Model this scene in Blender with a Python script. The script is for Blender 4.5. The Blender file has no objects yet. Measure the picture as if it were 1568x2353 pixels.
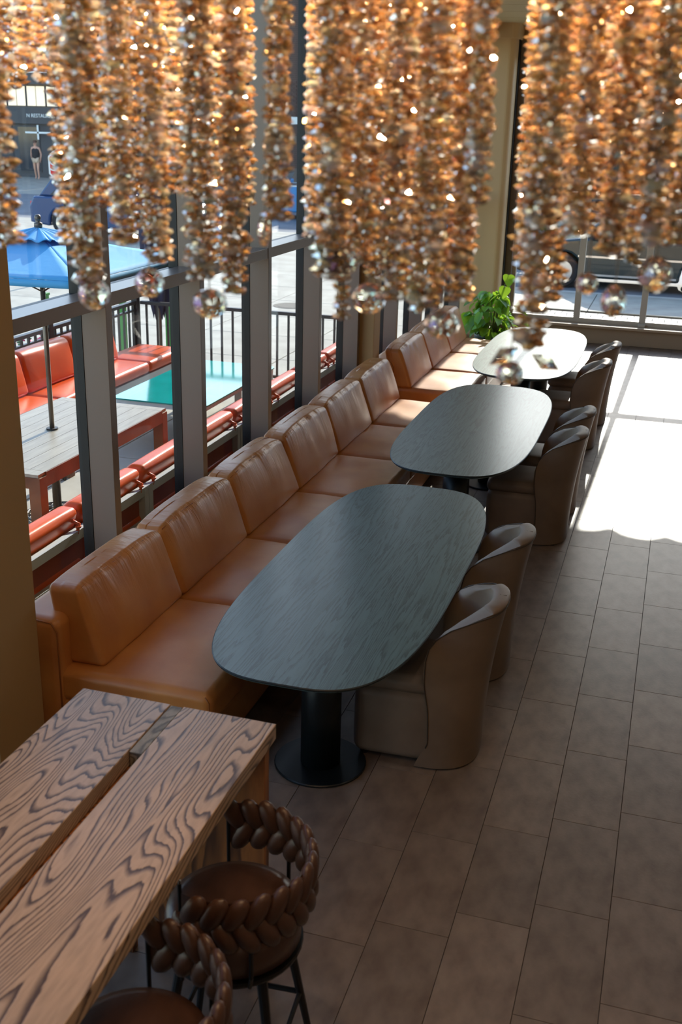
import bpy, math, random
from mathutils import Vector, Matrix, noise as mnoise

rnd = random.Random(7)
SC = bpy.context.scene
COL = SC.collection

# ---------------------------------------------------------------- camera
FWD = Vector((-0.2701950, 0.9002052, -0.3415044))
RGT = Vector((0.9549487, 0.2957869, 0.0241477))
UPV = Vector((-0.1227504, 0.3195946, 0.9395699))
cd = bpy.data.cameras.new('camera')
cam = bpy.data.objects.new('camera', cd)
COL.objects.link(cam)
cam.matrix_world = Matrix(((RGT.x, UPV.x, -FWD.x, 0), (RGT.y, UPV.y, -FWD.y, 0), (RGT.z, UPV.z, -FWD.z, 3.0), (0, 0, 0, 1)))
cd.sensor_fit = 'VERTICAL'
cd.sensor_height = 24.0
cd.lens = 2482.08 * 24.0 / 2353.0
cd.clip_start, cd.clip_end = 0.05, 300
cd.dof.use_dof = True
cd.dof.focus_distance = 6.5
cd.dof.aperture_fstop = 2.7
SC.camera = cam

# ---------------------------------------------------------------- light and exposure
SUN_EL = math.radians(25.5)
w = bpy.data.worlds.new('sky')
SC.world = w
w.use_nodes = True
wt = w.node_tree
sky = wt.nodes.new('ShaderNodeTexSky')
sky.sky_type = 'NISHITA'
sky.sun_disc = False
sky.sun_elevation = SUN_EL
sky.sun_rotation = math.radians(-1.0)
sky.air_density, sky.dust_density, sky.ozone_density = 1.0, 0.6, 1.5
wt.links.new(sky.outputs[0], wt.nodes['Background'].inputs[0])
wt.nodes['Background'].inputs[1].default_value = 0.42
sl = bpy.data.lights.new('sun', 'SUN')
sl.energy = 6.5
sl.angle = math.radians(0.55)
sl.color = (1.0, 0.93, 0.83)
sun = bpy.data.objects.new('sun', sl)
COL.objects.link(sun)
sdir = Vector((-0.015, -math.cos(SUN_EL), -math.sin(SUN_EL)))
sun.rotation_euler = sdir.to_track_quat('-Z', 'Y').to_euler()
sun.location = (0, 30, 16)
VS = SC.view_settings
VS.view_transform, VS.look = 'Standard', 'None'
VS.gamma, VS.use_curve_mapping = 1.0, False
VS.exposure = 0.48
FILL_W = 5.0  # power of each added interior fill light
try:
    SC.cycles.use_denoising = True
    SC.cycles.max_bounces = 14
    SC.cycles.diffuse_bounces = 5
    SC.cycles.glossy_bounces = 5
    SC.cycles.transmission_bounces = 8
    SC.cycles.transparent_max_bounces = 24
    SC.cycles.caustics_reflective = False
    SC.cycles.caustics_refractive = False
    SC.cycles.sample_clamp_indirect = 6.0
except Exception:
    pass


# ---------------------------------------------------------------- helpers
def lin(r, g, b):
    f = lambda c: (c / 255 / 12.92) if c / 255 <= 0.04045 else ((c / 255 + 0.055) / 1.055) ** 2.4
    return (f(r), f(g), f(b), 1)


def mat(name, rgb, rough=0.5, metal=0.0, bump=None, var=None, spec=0.5, trans=0.0, objvar=0.0, coat=0.0, ior=None, emit=None):
    """rgb in sRGB; bump=(scale, strength, distance, stretch); var=(scale, rgb2, lo, hi, stretch): noise between two colours."""
    m = bpy.data.materials.new(name)
    m.use_nodes = True
    nt = m.node_tree
    p = nt.nodes['Principled BSDF']
    p.inputs['Base Color'].default_value = lin(*rgb)
    p.inputs['Roughness'].default_value = rough
    p.inputs['Metallic'].default_value = metal
    p.inputs['Specular IOR Level'].default_value = spec
    p.inputs['Transmission Weight'].default_value = trans
    p.inputs['Coat Weight'].default_value = coat
    if ior:
        p.inputs['IOR'].default_value = ior
    if emit:
        p.inputs['Emission Color'].default_value = lin(*emit[0])
        p.inputs['Emission Strength'].default_value = emit[1]
    geo = None
    if bump or var:
        geo = nt.nodes.new('ShaderNodeTexCoord')

    def noise(scale, stretch, detail=4):
        mp = nt.nodes.new('ShaderNodeMapping')
        mp.inputs['Scale'].default_value = stretch
        nt.links.new(geo.outputs['Object'], mp.inputs[0])
        n = nt.nodes.new('ShaderNodeTexNoise')
        n.inputs['Scale'].default_value = scale
        n.inputs['Detail'].default_value = detail
        nt.links.new(mp.outputs[0], n.inputs['Vector'])
        return n
    col = None
    if var:
        n = noise(var[0], var[4] if len(var) > 4 else (1, 1, 1), 6)
        r = nt.nodes.new('ShaderNodeValToRGB')
        r.color_ramp.elements[0].position, r.color_ramp.elements[1].position = var[2], var[3]
        r.color_ramp.elements[0].color, r.color_ramp.elements[1].color = lin(*rgb), lin(*var[1])
        nt.links.new(n.outputs['Fac'], r.inputs[0])
        col = r.outputs[0]
        nt.links.new(col, p.inputs['Base Color'])
    if objvar:
        oi = nt.nodes.new('ShaderNodeObjectInfo')
        mr = nt.nodes.new('ShaderNodeMapRange')
        mr.inputs[3].default_value, mr.inputs[4].default_value = 1 - objvar, 1 + objvar
        nt.links.new(oi.outputs['Random'], mr.inputs[0])
        hs = nt.nodes.new('ShaderNodeHueSaturation')
        nt.links.new(mr.outputs[0], hs.inputs['Value'])
        if col:
            nt.links.new(col, hs.inputs['Color'])
        else:
            hs.inputs['Color'].default_value = lin(*rgb)
        nt.links.new(hs.outputs[0], p.inputs['Base Color'])
    if bump:
        b = nt.nodes.new('ShaderNodeBump')
        n = noise(bump[0], bump[3] if len(bump) > 3 else (1, 1, 1), 5)
        nt.links.new(n.outputs['Fac'], b.inputs['Height'])
        b.inputs['Strength'].default_value = bump[1]
        b.inputs['Distance'].default_value = bump[2]
        nt.links.new(b.outputs[0], p.inputs['Normal'])
    return m


def wood(name, base, dark, stretch, bands, rough=0.45, lo=0.35, hi=0.75, warp=0.6, bump=0.12, fine=1.0, objshift=True):
    """Contour lines of a stretched noise field: cathedral grain. stretch = per-metre frequency along x, y, z."""
    m = bpy.data.materials.new(name)
    m.use_nodes = True
    nt = m.node_tree
    p = nt.nodes['Principled BSDF']
    L = nt.links.new
    tc = nt.nodes.new('ShaderNodeTexCoord')
    mp = nt.nodes.new('ShaderNodeMapping')
    mp.inputs['Scale'].default_value = stretch
    L(tc.outputs['Object'], mp.inputs[0])
    n = nt.nodes.new('ShaderNodeTexNoise')
    n.noise_dimensions = '4D'
    n.inputs['Scale'].default_value = 1.0
    n.inputs['Detail'].default_value = 2.0
    n.inputs['Roughness'].default_value = 0.42
    n.inputs['Distortion'].default_value = warp
    L(mp.outputs[0], n.inputs['Vector'])
    if objshift:
        oi = nt.nodes.new('ShaderNodeObjectInfo')
        mm = nt.nodes.new('ShaderNodeMath')
        mm.operation = 'MULTIPLY'
        mm.inputs[1].default_value = 7.0
        L(oi.outputs['Random'], mm.inputs[0])
        L(mm.outputs[0], n.inputs['W'])
    # jagged pore noise along the grain
    mp2 = nt.nodes.new('ShaderNodeMapping')
    mp2.inputs['Scale'].default_value = tuple(s * 22 for s in stretch)
    L(tc.outputs['Object'], mp2.inputs[0])
    n2 = nt.nodes.new('ShaderNodeTexNoise')
    n2.inputs['Scale'].default_value = 1.0
    n2.inputs['Detail'].default_value = 3.0
    L(mp2.outputs[0], n2.inputs['Vector'])
    a = nt.nodes.new('ShaderNodeMath')
    a.operation = 'MULTIPLY_ADD'
    a.inputs[1].default_value = 0.02 * fine
    L(n2.outputs['Fac'], a.inputs[0])
    L(n.outputs['Fac'], a.inputs[2])
    k = nt.nodes.new('ShaderNodeMath')
    k.operation = 'MULTIPLY'
    k.inputs[1].default_value = bands
    L(a.outputs[0], k.inputs[0])
    fr = nt.nodes.new('ShaderNodeMath')
    fr.operation = 'FRACT'
    L(k.outputs[0], fr.inputs[0])
    rp = nt.nodes.new('ShaderNodeValToRGB')
    e = rp.color_ramp.elements
    e[0].position, e[0].color = 0.0, lin(*base)
    e[1].position, e[1].color = 1.0, lin(*base)
    e2 = e.new(lo)
    e2.color = lin(*base)
    e3 = e.new(hi)
    e3.color = lin(*dark)
    e4 = e.new(min(0.97, hi + 0.08))
    e4.color = lin(*dark)
    L(fr.outputs[0], rp.inputs[0])
    mx = nt.nodes.new('ShaderNodeMixRGB')
    mx.blend_type = 'MULTIPLY'
    mx.inputs[0].default_value = 0.35
    L(rp.outputs[0], mx.inputs[1])
    r2 = nt.nodes.new('ShaderNodeValToRGB')
    r2.color_ramp.elements[0].position, r2.color_ramp.elements[0].color = 0.3, (0.45, 0.45, 0.45, 1)
    r2.color_ramp.elements[1].position = 0.6
    L(n2.outputs['Fac'], r2.inputs[0])
    L(r2.outputs[0], mx.inputs[2])
    L(mx.outputs[0], p.inputs['Base Color'])
    p.inputs['Roughness'].default_value = rough
    b = nt.nodes.new('ShaderNodeBump')
    b.inputs['Strength'].default_value = bump
    b.inputs['Distance'].default_value = 0.002
    L(rp.outputs[0], b.inputs['Height'])
    L(b.outputs[0], p.inputs['Normal'])
    return m


def glass(name, tint=(0.97, 0.985, 0.98), refl=1.0, rough=0.0):
    m = bpy.data.materials.new(name)
    m.use_nodes = True
    nt = m.node_tree
    nt.nodes.remove(nt.nodes['Principled BSDF'])
    out = nt.nodes['Material Output']
    t = nt.nodes.new('ShaderNodeBsdfTransparent')
    t.inputs[0].default_value = (*tint, 1)
    g = nt.nodes.new('ShaderNodeBsdfGlossy')
    g.inputs['Roughness'].default_value = rough
    f = nt.nodes.new('ShaderNodeFresnel')
    # a pane has two faces: the back face must not turn into a mirror at grazing angles
    gn = nt.nodes.new('ShaderNodeNewGeometry')
    io = nt.nodes.new('ShaderNodeMapRange')
    io.inputs[3].default_value, io.inputs[4].default_value = 1.45, 1 / 1.45
    nt.links.new(gn.outputs['Backfacing'], io.inputs[0])
    nt.links.new(io.outputs[0], f.inputs[0])
    mm = nt.nodes.new('ShaderNodeMath')
    mm.operation = 'MULTIPLY'
    mm.inputs[1].default_value = refl
    nt.links.new(f.outputs[0], mm.inputs[0])
    mx = nt.nodes.new('ShaderNodeMixShader')
    nt.links.new(mm.outputs[0], mx.inputs[0])
    nt.links.new(t.outputs[0], mx.inputs[1])
    nt.links.new(g.outputs[0], mx.inputs[2])
    nt.links.new(mx.outputs[0], out.inputs[0])
    return m


class MB:
    def __init__(s):
        s.v, s.f = [], []

    def add(s, vs, fs, M=None):
        o = len(s.v)
        s.v += [tuple(M @ Vector(v)) if M else tuple(v) for v in vs]
        s.f += [tuple(i + o for i in f) for f in fs]
        return s

    def box(s, x0, x1, y0, y1, z0, z1, M=None):
        vs = [(x, y, z) for z in (z0, z1) for y in (y0, y1) for x in (x0, x1)]
        return s.add(vs, [(0, 2, 3, 1), (4, 5, 7, 6), (0, 1, 5, 4), (2, 6, 7, 3), (0, 4, 6, 2), (1, 3, 7, 5)], M)

    def cham(s, x0, x1, y0, y1, z0, z1, c=0.002, M=None):
        """box with a chamfered top edge (16 triangles-ish), for tiles and slabs"""
        vs = [(x0, y0, z0), (x1, y0, z0), (x1, y1, z0), (x0, y1, z0), (x0, y0, z1 - c), (x1, y0, z1 - c), (x1, y1, z1 - c), (x0, y1, z1 - c),
              (x0 + c, y0 + c, z1), (x1 - c, y0 + c, z1), (x1 - c, y1 - c, z1), (x0 + c, y1 - c, z1)]
        fs = [(3, 2, 1, 0), (8, 9, 10, 11)]
        for i in range(4):
            j = (i + 1) % 4
            fs += [(i, j, j + 4, i + 4), (i + 4, j + 4, j + 8, i + 8)]
        return s.add(vs, fs, M)

    def rbox(s, x0, x1, y0, y1, z0, z1, r=0.03, n=3, puff=(0, 0, 0), seg=0, fn=None, M=None):
        """rounded box; puff swells each axis pair of faces in the middle"""
        cx, cy, cz = (x0 + x1) / 2, (y0 + y1) / 2, (z0 + z1) / 2
        h = ((x1 - x0) / 2, (y1 - y0) / 2, (z1 - z0) / 2)
        r = min(r, *h) * 0.999

        def coords(a):
            c = [-h[a] + r * (1 - math.cos(math.pi / 2 * i / n)) if False else -h[a] + r * (i / n) for i in range(n + 1)]
            mid = seg
            inner = [-h[a] + r + (2 * h[a] - 2 * r) * (i + 1) / (mid + 1) for i in range(mid)]
            return c + inner + [-t for t in reversed(c)]
        C = [coords(0), coords(1), coords(2)]
        idx = {}
        vs, fs = [], []

        def vert(p):
            k = (round(p[0], 6), round(p[1], 6), round(p[2], 6))
            if k in idx:
                return idx[k]
            q = []
            for a in range(3):
                q.append(max(-h[a] + r, min(h[a] - r, p[a])))
            d = Vector(p) - Vector(q)
            if d.length > 1e-9:
                # spread the square corner grid evenly over the sphere
                e = Vector([math.tan(math.pi / 4 * max(-1, min(1, t / r))) for t in d])
                d = e.normalized() * r
            P = Vector(q) + d
            u = [p[a] / h[a] for a in range(3)]
            for a in range(3):
                b, c = (a + 1) % 3, (a + 2) % 3
                P[a] += puff[a] * u[a] * max(0, 1 - u[b] ** 2) ** 0.7 * max(0, 1 - u[c] ** 2) ** 0.7
            P = Vector((P.x + cx, P.y + cy, P.z + cz))
            if fn:
                P = fn(P)
            idx[k] = len(vs)
            vs.append(tuple(P))
            return idx[k]
        for a in range(3):
            b, c = (a + 1) % 3, (a + 2) % 3
            for sgn in (-1, 1):
                for i in range(len(C[b]) - 1):
                    for j in range(len(C[c]) - 1):
                        q = []
                        for (ii, jj) in ((i, j), (i + 1, j), (i + 1, j + 1), (i, j + 1)):
                            p = [0, 0, 0]
                            p[a], p[b], p[c] = sgn * h[a], C[b][ii], C[c][jj]
                            q.append(vert(p))
                        if len(set(q)) == 4:
                            fs.append(tuple(q) if sgn > 0 else tuple(reversed(q)))
        return s.add(vs, fs, M)

    def lathe(s, prof, n=24, c=(0, 0, 0), M=None):
        vs, fs = [], []
        for (r, z) in prof:
            for i in range(n):
                a = 2 * math.pi * i / n
                vs.append((c[0] + r * math.cos(a), c[1] + r * math.sin(a), c[2] + z))
        for k in range(len(prof) - 1):
            for i in range(n):
                j = (i + 1) % n
                fs.append((k * n + i, k * n + j, (k + 1) * n + j, (k + 1) * n + i))
        fs.append(tuple(reversed(range(n))))
        fs.append(tuple(range((len(prof) - 1) * n, len(prof) * n)))
        return s.add(vs, fs, M)

    def tube(s, pts, r, n=8, closed=False, rad=None, M=None):
        pts = [Vector(p) for p in pts]
        N = len(pts)
        vs, fs = [], []
        up = None
        for i, p in enumerate(pts):
            if closed:
                t = (pts[(i + 1) % N] - pts[i - 1]).normalized()
            else:
                t = (pts[min(i + 1, N - 1)] - pts[max(i - 1, 0)]).normalized()
            if up is None:
                up = Vector((0, 0, 1)) if abs(t.z) < 0.9 else Vector((1, 0, 0))
            sd = t.cross(up)
            if sd.length < 1e-6:
                sd = t.orthogonal()
            sd.normalize()
            up = sd.cross(t).normalized()
            rr = rad[i] if rad else r
            for k in range(n):
                a = 2 * math.pi * k / n
                vs.append(tuple(p + (sd * math.cos(a) + up * math.sin(a)) * rr))
        for i in range(N if closed else N - 1):
            j = (i + 1) % N
            for k in range(n):
                l = (k + 1) % n
                fs.append((i * n + k, i * n + l, j * n + l, j * n + k))
        if not closed:
            fs.append(tuple(reversed(range(n))))
            fs.append(tuple(range((N - 1) * n, N * n)))
        return s.add(vs, fs, M)

    def grid(s, f, nu, nv, M=None, closed_u=False):
        vs = [tuple(f(i / nu, j / nv)) for j in range(nv + 1) for i in range(nu + (0 if closed_u else 1))]
        w_ = nu + (0 if closed_u else 1)
        fs = []
        for j in range(nv):
            for i in range(nu):
                k = (i + 1) % w_
                fs.append((j * w_ + i, j * w_ + k, (j + 1) * w_ + k, (j + 1) * w_ + i))
        return s.add(vs, fs, M)

    def prism(s, poly, y0, y1, M=None):
        """poly in (x, z), extruded along y"""
        n = len(poly)
        vs = [(x, y0, z) for x, z in poly] + [(x, y1, z) for x, z in poly]
        fs = [tuple(range(n)), tuple(reversed(range(n, 2 * n)))]
        for i in range(n):
            j = (i + 1) % n
            fs.append((j, i, i + n, j + n))
        return s.add(vs, fs, M)

    def slab(s, poly, z0, z1, M=None):
        """poly in (x, y), extruded along z"""
        n = len(poly)
        vs = [(x, y, z0) for x, y in poly] + [(x, y, z1) for x, y in poly]
        fs = [tuple(reversed(range(n))), tuple(range(n, 2 * n))]
        for i in range(n):
            j = (i + 1) % n
            fs.append((i, j, j + n, i + n))
        return s.add(vs, fs, M)

    def mesh(s, name, m, smooth=False):
        me = bpy.data.meshes.new(name)
        me.from_pydata(s.v, [], s.f)
        me.validate()
        me.update()
        if m:
            me.materials.append(m)
        if smooth:
            me.polygons.foreach_set('use_smooth', [True] * len(me.polygons))
        return me

    def build(s, name, m, parent=None, smooth=False, bevel=0, subsurf=0, loc=None):
        o = bpy.data.objects.new(name, s.mesh(name, m, smooth))
        COL.objects.link(o)
        if parent:
            o.parent = parent
        if loc:
            o.location = loc
        if bevel:
            b = o.modifiers.new('bevel', 'BEVEL')
            b.width, b.segments, b.limit_method, b.angle_limit = bevel, 2, 'ANGLE', math.radians(40)
        if subsurf:
            q = o.modifiers.new('sub', 'SUBSURF')
            q.levels = q.render_levels = subsurf
        return o


def T(x=0, y=0, z=0, rx=0, ry=0, rz=0):
    from mathutils import Euler
    return Matrix.Translation((x, y, z)) @ Euler((rx, ry, rz)).to_matrix().to_4x4()


def tag(o, label, cat, group=None, kind=None):
    if label:
        o['label'] = label
    if cat:
        o['category'] = cat
    if group:
        o['group'] = group
    if kind:
        o['kind'] = kind
    return o


def thing(name, label, cat, loc=(0, 0, 0), rz=0, group=None, kind=None):
    o = bpy.data.objects.new(name, None)
    o.empty_display_size = 0.1
    COL.objects.link(o)
    o.location = loc
    o.rotation_euler = (0, 0, rz)
    return tag(o, label, cat, group, kind)


def kids(o):
    return [c for c in ALLKIDS.get(o.name, [])]


def dup(root, loc, rz, label, group=None):
    """a copy of a thing, of its parts and of their sub-parts (mesh data shared)"""
    r = root.copy()
    COL.objects.link(r)
    r.location = loc
    r.rotation_euler = (0, 0, rz)
    r['label'] = label
    if group:
        r['group'] = group
    for ch in list(root.children):
        c = ch.copy()
        COL.objects.link(c)
        c.parent = r
        for g in list(ch.children):
            d = g.copy()
            COL.objects.link(d)
            d.parent = c
    return r


def clone(src, parent, loc):
    o = bpy.data.objects.new(src.name.split('.')[0], src.data)
    COL.objects.link(o)
    o.parent = parent
    o.location = loc
    return o


def setlabel(o, s):
    o['label'] = s
    return o


# ---------------------------------------------------------------- materials
M = {}
M['tile'] = mat('stone_tile', (131, 114, 101), 0.40, bump=(60, 0.25, 0.002), var=(11, (104, 87, 77), 0.35, 0.72, (1, 0.6, 1)), objvar=0.12, spec=0.4)
M['grout'] = mat('grout', (64, 56, 50), 0.8)
M['plaster'] = mat('ochre_plaster', (170, 140, 98), 0.7, bump=(200, 0.15, 0.001))
M['column_bounce_lit'] = mat('bounce_lit_plaster', (222, 190, 142), 0.5, bump=(200, 0.1, 0.001))  # plaster lightened: sunlight bounced off the floor is put into its colour
M['greywall'] = mat('grey_paint', (150, 148, 142), 0.7)
M['wallpaint'] = mat('warm_wall_paint', (168, 150, 128), 0.8)
M['ceiling'] = mat('cream_ceiling', (196, 178, 134), 0.6, objvar=0.03)
M['alu'] = mat('bronze_grey_aluminium', (126, 111, 102), 0.32, metal=0.15, bump=(900, 0.08, 0.0005))
M['gasket'] = mat('black_gasket', (22, 21, 22), 0.5)
M['white_frame'] = mat('pale_window_frame', (196, 186, 172), 0.45)
M['sill'] = mat('sill_stone', (182, 156, 128), 0.55, bump=(120, 0.2, 0.001))
M['glass'] = glass('window_glass', (0.94, 0.96, 0.95), 0.7)
M['leather'] = mat('cognac_leather', (194, 132, 72), 0.38, bump=(150, 0.18, 0.0015), var=(3.2, (176, 110, 56), 0.4, 0.7), objvar=0.05)
M['leather_back'] = M['leather'].copy()
_t = M['leather_back'].node_tree
_tc = _t.nodes.new('ShaderNodeTexCoord')
_mp = _t.nodes.new('ShaderNodeMapping')
_mp.inputs['Scale'].default_value = (5, 21, 4.0)
_mp.inputs['Rotation'].default_value = (0.22, 0, 0)
_t.links.new(_tc.outputs['Object'], _mp.inputs[0])
_n = _t.nodes.new('ShaderNodeTexNoise')
_n.inputs['Scale'].default_value, _n.inputs['Detail'].default_value, _n.inputs['Distortion'].default_value = 1.0, 3.0, 0.6
_t.links.new(_mp.outputs[0], _n.inputs['Vector'])
_sx = _t.nodes.new('ShaderNodeSeparateXYZ')
_t.links.new(_tc.outputs['Object'], _sx.inputs[0])
_mr = _t.nodes.new('ShaderNodeMapRange')
_mr.inputs[1].default_value, _mr.inputs[2].default_value = 0.62, 0.84
_t.links.new(_sx.outputs['Z'], _mr.inputs[0])
_mu = _t.nodes.new('ShaderNodeMath')
_mu.operation = 'MULTIPLY'
_t.links.new(_n.outputs['Fac'], _mu.inputs[0])
_t.links.new(_mr.outputs[0], _mu.inputs[1])
_b = _t.nodes.new('ShaderNodeBump')
_b.inputs['Strength'].default_value, _b.inputs['Distance'].default_value = 0.42, 0.014
_t.links.new(_mu.outputs[0], _b.inputs['Height'])
_ob = [q for q in _t.nodes if q.type == 'BUMP' and q != _b][0]
_t.links.new(_b.outputs[0], _ob.inputs['Normal'])
M['piping'] = mat('leather_piping', (150, 88, 40), 0.4)
M['oak_dark'] = wood('teal_stained_oak', (86, 110, 110), (56, 74, 75), (6.5, 0.36, 5), 30, 0.28, 0.5, 0.85, 0.15, 0.25, 2.6)
M['oak_edge'] = mat('dark_oak_edge', (28, 34, 36), 0.4)
M['pedestal'] = mat('black_powder_coat', (24, 29, 31), 0.36, metal=0.2)
M['taupe'] = mat('taupe_leather', (124, 105, 90), 0.5, bump=(260, 0.15, 0.001), var=(4, (110, 92, 78), 0.4, 0.7), spec=0.32)
M['seam'] = mat('dark_seam', (60, 50, 43), 0.6)
M['ash'] = wood('brown_ash_boards', (184, 154, 130), (84, 64, 56), (3.6, 0.5, 3), 60, 0.32, 0.55, 0.84, 0.35, 0.4, 0.4)
M['ash_side'] = wood('brown_ash_side', (150, 92, 48), (84, 48, 26), (6, 6, 0.8), 12, 0.45, 0.4, 0.8, 0.4, 0.3, 1.0)
M['ash_end'] = wood('end_grain', (150, 140, 126), (92, 84, 76), (10, 3, 8), 18, 0.5, 0.4, 0.7, 0.3, 0.2, 1.0)
M['stool_leather'] = mat('dark_brown_leather', (82, 54, 42), 0.34, bump=(120, 0.3, 0.002), var=(7, (60, 38, 29), 0.35, 0.7))
M['blackmetal'] = mat('black_metal', (26, 26, 28), 0.38, metal=0.5)
M['concrete'] = mat('brushed_concrete', (170, 165, 152), 0.75, bump=(14, 0.5, 0.004, (1, 12, 1)), var=(2.2, (148, 143, 132), 0.35, 0.7), objvar=0.05)
M['joint'] = mat('slab_joint', (112, 106, 96), 0.9)
M['asphalt'] = mat('asphalt', (118, 122, 128), 0.85, bump=(90, 0.4, 0.004), var=(1.4, (98, 101, 108), 0.35, 0.7))
M['paver'] = mat('pale_paver', (178, 172, 162), 0.7, objvar=0.08)
M['redvinyl'] = mat('orange_red_vinyl', (214, 80, 6), 0.34, bump=(40, 0.15, 0.002), var=(2.5, (196, 66, 4), 0.4, 0.7), spec=0.3)
M['redback'] = mat('maroon_vinyl', (150, 52, 38), 0.45)
M['whitemetal'] = mat('white_grey_metal', (196, 202, 204), 0.4)
M['plank'] = mat('grey_composite_plank', (160, 150, 132), 0.42, bump=(18, 0.3, 0.001, (8, 1, 8)), var=(6, (140, 130, 114), 0.35, 0.7, (6, 0.6, 6)), objvar=0.05)
M['tablewood'] = mat('red_brown_timber', (128, 78, 50), 0.55, bump=(20, 0.3, 0.001, (8, 8, 1)), var=(5, (102, 62, 40), 0.35, 0.7), spec=0.3)
M['teal'] = mat('teal_glass_top', (8, 142, 132), 0.1, var=(3, (20, 154, 144), 0.4, 0.7), spec=0.35)
M['bluefabric'] = mat('sky_blue_canvas', (72, 160, 214), 0.75, bump=(30, 0.3, 0.004))
M['navyfabric'] = mat('navy_canvas', (44, 42, 66), 0.8, bump=(30, 0.3, 0.004))
M['polemetal'] = mat('bronze_pole', (104, 92, 80), 0.35, metal=0.6)
M['iron'] = mat('dark_iron', (48, 50, 50), 0.4, metal=0.5)
M['railmetal'] = mat('dark_rail_paint', (52, 48, 48), 0.4, metal=0.3)
M['green'] = mat('green_post', (60, 140, 50), 0.5)
M['brickred'] = mat('red_brick', (158, 70, 58), 0.85, objvar=0.14)
M['brickbrown'] = mat('brown_brick', (86, 66, 60), 0.85, objvar=0.12)
M['mortar'] = mat('mortar', (176, 158, 146), 0.9)
M['mortard'] = mat('dark_mortar', (110, 96, 88), 0.9)
M['charcoal'] = mat('charcoal_cladding', (66, 66, 70), 0.6)
M['darkglass'] = mat('dark_window', (40, 46, 54), 0.08, spec=0.8)
M['litwindow'] = mat('lit_shop_window', (240, 226, 200), 0.4, emit=((255, 226, 186), 0.55))
M['white'] = mat('white_paint', (232, 232, 228), 0.5)
M['signred'] = mat('sign_red', (206, 26, 30), 0.4)
M['tyre'] = mat('tyre_rubber', (30, 30, 32), 0.75)
M['chrome'] = mat('chrome', (216, 218, 220), 0.15, metal=1.0)
M['leaf'] = mat('glossy_leaf', (84, 146, 42), 0.42, var=(5, (140, 196, 56), 0.4, 0.65), objvar=0.45)
_t = M['leaf'].node_tree
_p = _t.nodes['Principled BSDF']
_tl = _t.nodes.new('ShaderNodeBsdfTranslucent')
_tl.inputs[0].default_value = lin(176, 214, 60)
_mx = _t.nodes.new('ShaderNodeMixShader')
_mx.inputs[0].default_value = 0.3
_t.links.new(_p.outputs[0], _mx.inputs[1])
_t.links.new(_tl.outputs[0], _mx.inputs[2])
_t.links.new(_mx.outputs[0], _t.nodes['Material Output'].inputs[0])
M['stem'] = mat('green_stem', (96, 120, 60), 0.5)
M['soil'] = mat('soil', (50, 40, 32), 0.9)
M['pot'] = mat('dark_green_pot', (36, 58, 52), 0.35)
M['skin'] = mat('skin', (214, 160, 134), 0.55)
M['black_cloth'] = mat('black_cloth', (34, 34, 38), 0.8)
M['beige_cloth'] = mat('beige_cloth', (206, 176, 150), 0.8)
M['blue_cloth'] = mat('blue_cloth', (96, 146, 206), 0.8)
M['hair'] = mat('brown_hair', (84, 56, 40), 0.6)
M['pink'] = mat('pink_petals', (226, 50, 100), 0.6)
M['foliage'] = mat('street_foliage', (64, 110, 48), 0.7, objvar=0.2)
M['wire'] = mat('steel_wire', (170, 166, 160), 0.3, metal=1.0)
M['brass'] = mat('brushed_brass', (190, 150, 90), 0.3, metal=1.0)

# ================================================================ STRUCTURE
def struct(name, mb, m, parent=None, label=None, **k):
    o = mb.build(name, m, parent, **k)
    if not parent:
        o['kind'] = 'structure'
        if label:
            o['label'] = label
    return o


def structroot(name, label, loc=(0, 0, 0)):
    o = thing(name, label, None, loc)
    o['kind'] = 'structure'
    return o


floor = struct('floor', MB().box(-3.12, 5.5, -3.0, 16.4, -0.2, -0.006), M['grout'], label='grey brown stone tiled floor of the dining room')
TW, TL = 0.297, 0.61
tile_me = MB().cham(-TW / 2 + 0.0013, TW / 2 - 0.0013, -TL / 2 + 0.0013, TL / 2 - 0.0013, -0.006, 0.0, 0.0008).mesh('tile', M['tile'])
rest = MB()
for k in range(-18, 10):
    xa = 0.058 - TW * (k + 1)
    y0 = (5.535 - 0.1525 * k) % TL - TL - 3.05
    y = y0
    while y < 16.2:
        cx, cy = xa + TW / 2, y + TL / 2
        if -4 <= k <= 6 and 0.55 < cy and cy < 15.95:
            o = bpy.data.objects.new('tile', tile_me)
            COL.objects.link(o)
            o.parent = floor
            o.location = (cx, cy, 0)
        else:
            x1_, x2_ = max(-2.9, xa + 0.0013), min(5.48, xa + TW - 0.0013)
            y1_, y2_ = max(-2.98, y + 0.0013), min(16.14, y + TL - 0.0013)
            if x2_ > x1_ + 0.02 and y2_ > y1_ + 0.02:
                rest.cham(x1_, x2_, y1_, y2_, -0.006, 0, 0.0008)
        y += TL
o = rest.build('tile_field', M['tile'], floor)
o['kind'] = 'stuff'

ceil = struct('ceiling', MB().box(-3.12, 5.5, -3.0, 16.4, 4.29, 4.42), M['ceiling'], label='cream boarded ceiling with thin dark joints')
y = -2.98
while y < 16.3:
    y2 = min(y + 0.78, 16.38)
    MB().box(-2.74, 5.48, y + 0.008, y2 - 0.008, 4.265, 4.29).build('ceiling_board', M['ceiling'], ceil)
    y += 0.78
struct('wall_back', MB().box(-3.12, 5.6, -3.15, -3.0, 0, 4.4), M['wallpaint'])
struct('wall_right', MB().box(5.5, 5.65, -3.0, 16.4, 0, 4.4), M['wallpaint'])
struct('wall_left', MB().box(-3.12, -2.9, -3.0, -2.7, 0, 4.29), M['greywall'], label='grey wall behind the camera')
struct('wall_near', MB().box(-3.12, -2.9, 3.50, 3.62, 0, 4.29).box(-3.12, -2.74, -2.7, 3.62, 4.12, 4.29), M['greywall'], label='grey jamb and beam behind the ochre pillar')
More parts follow.
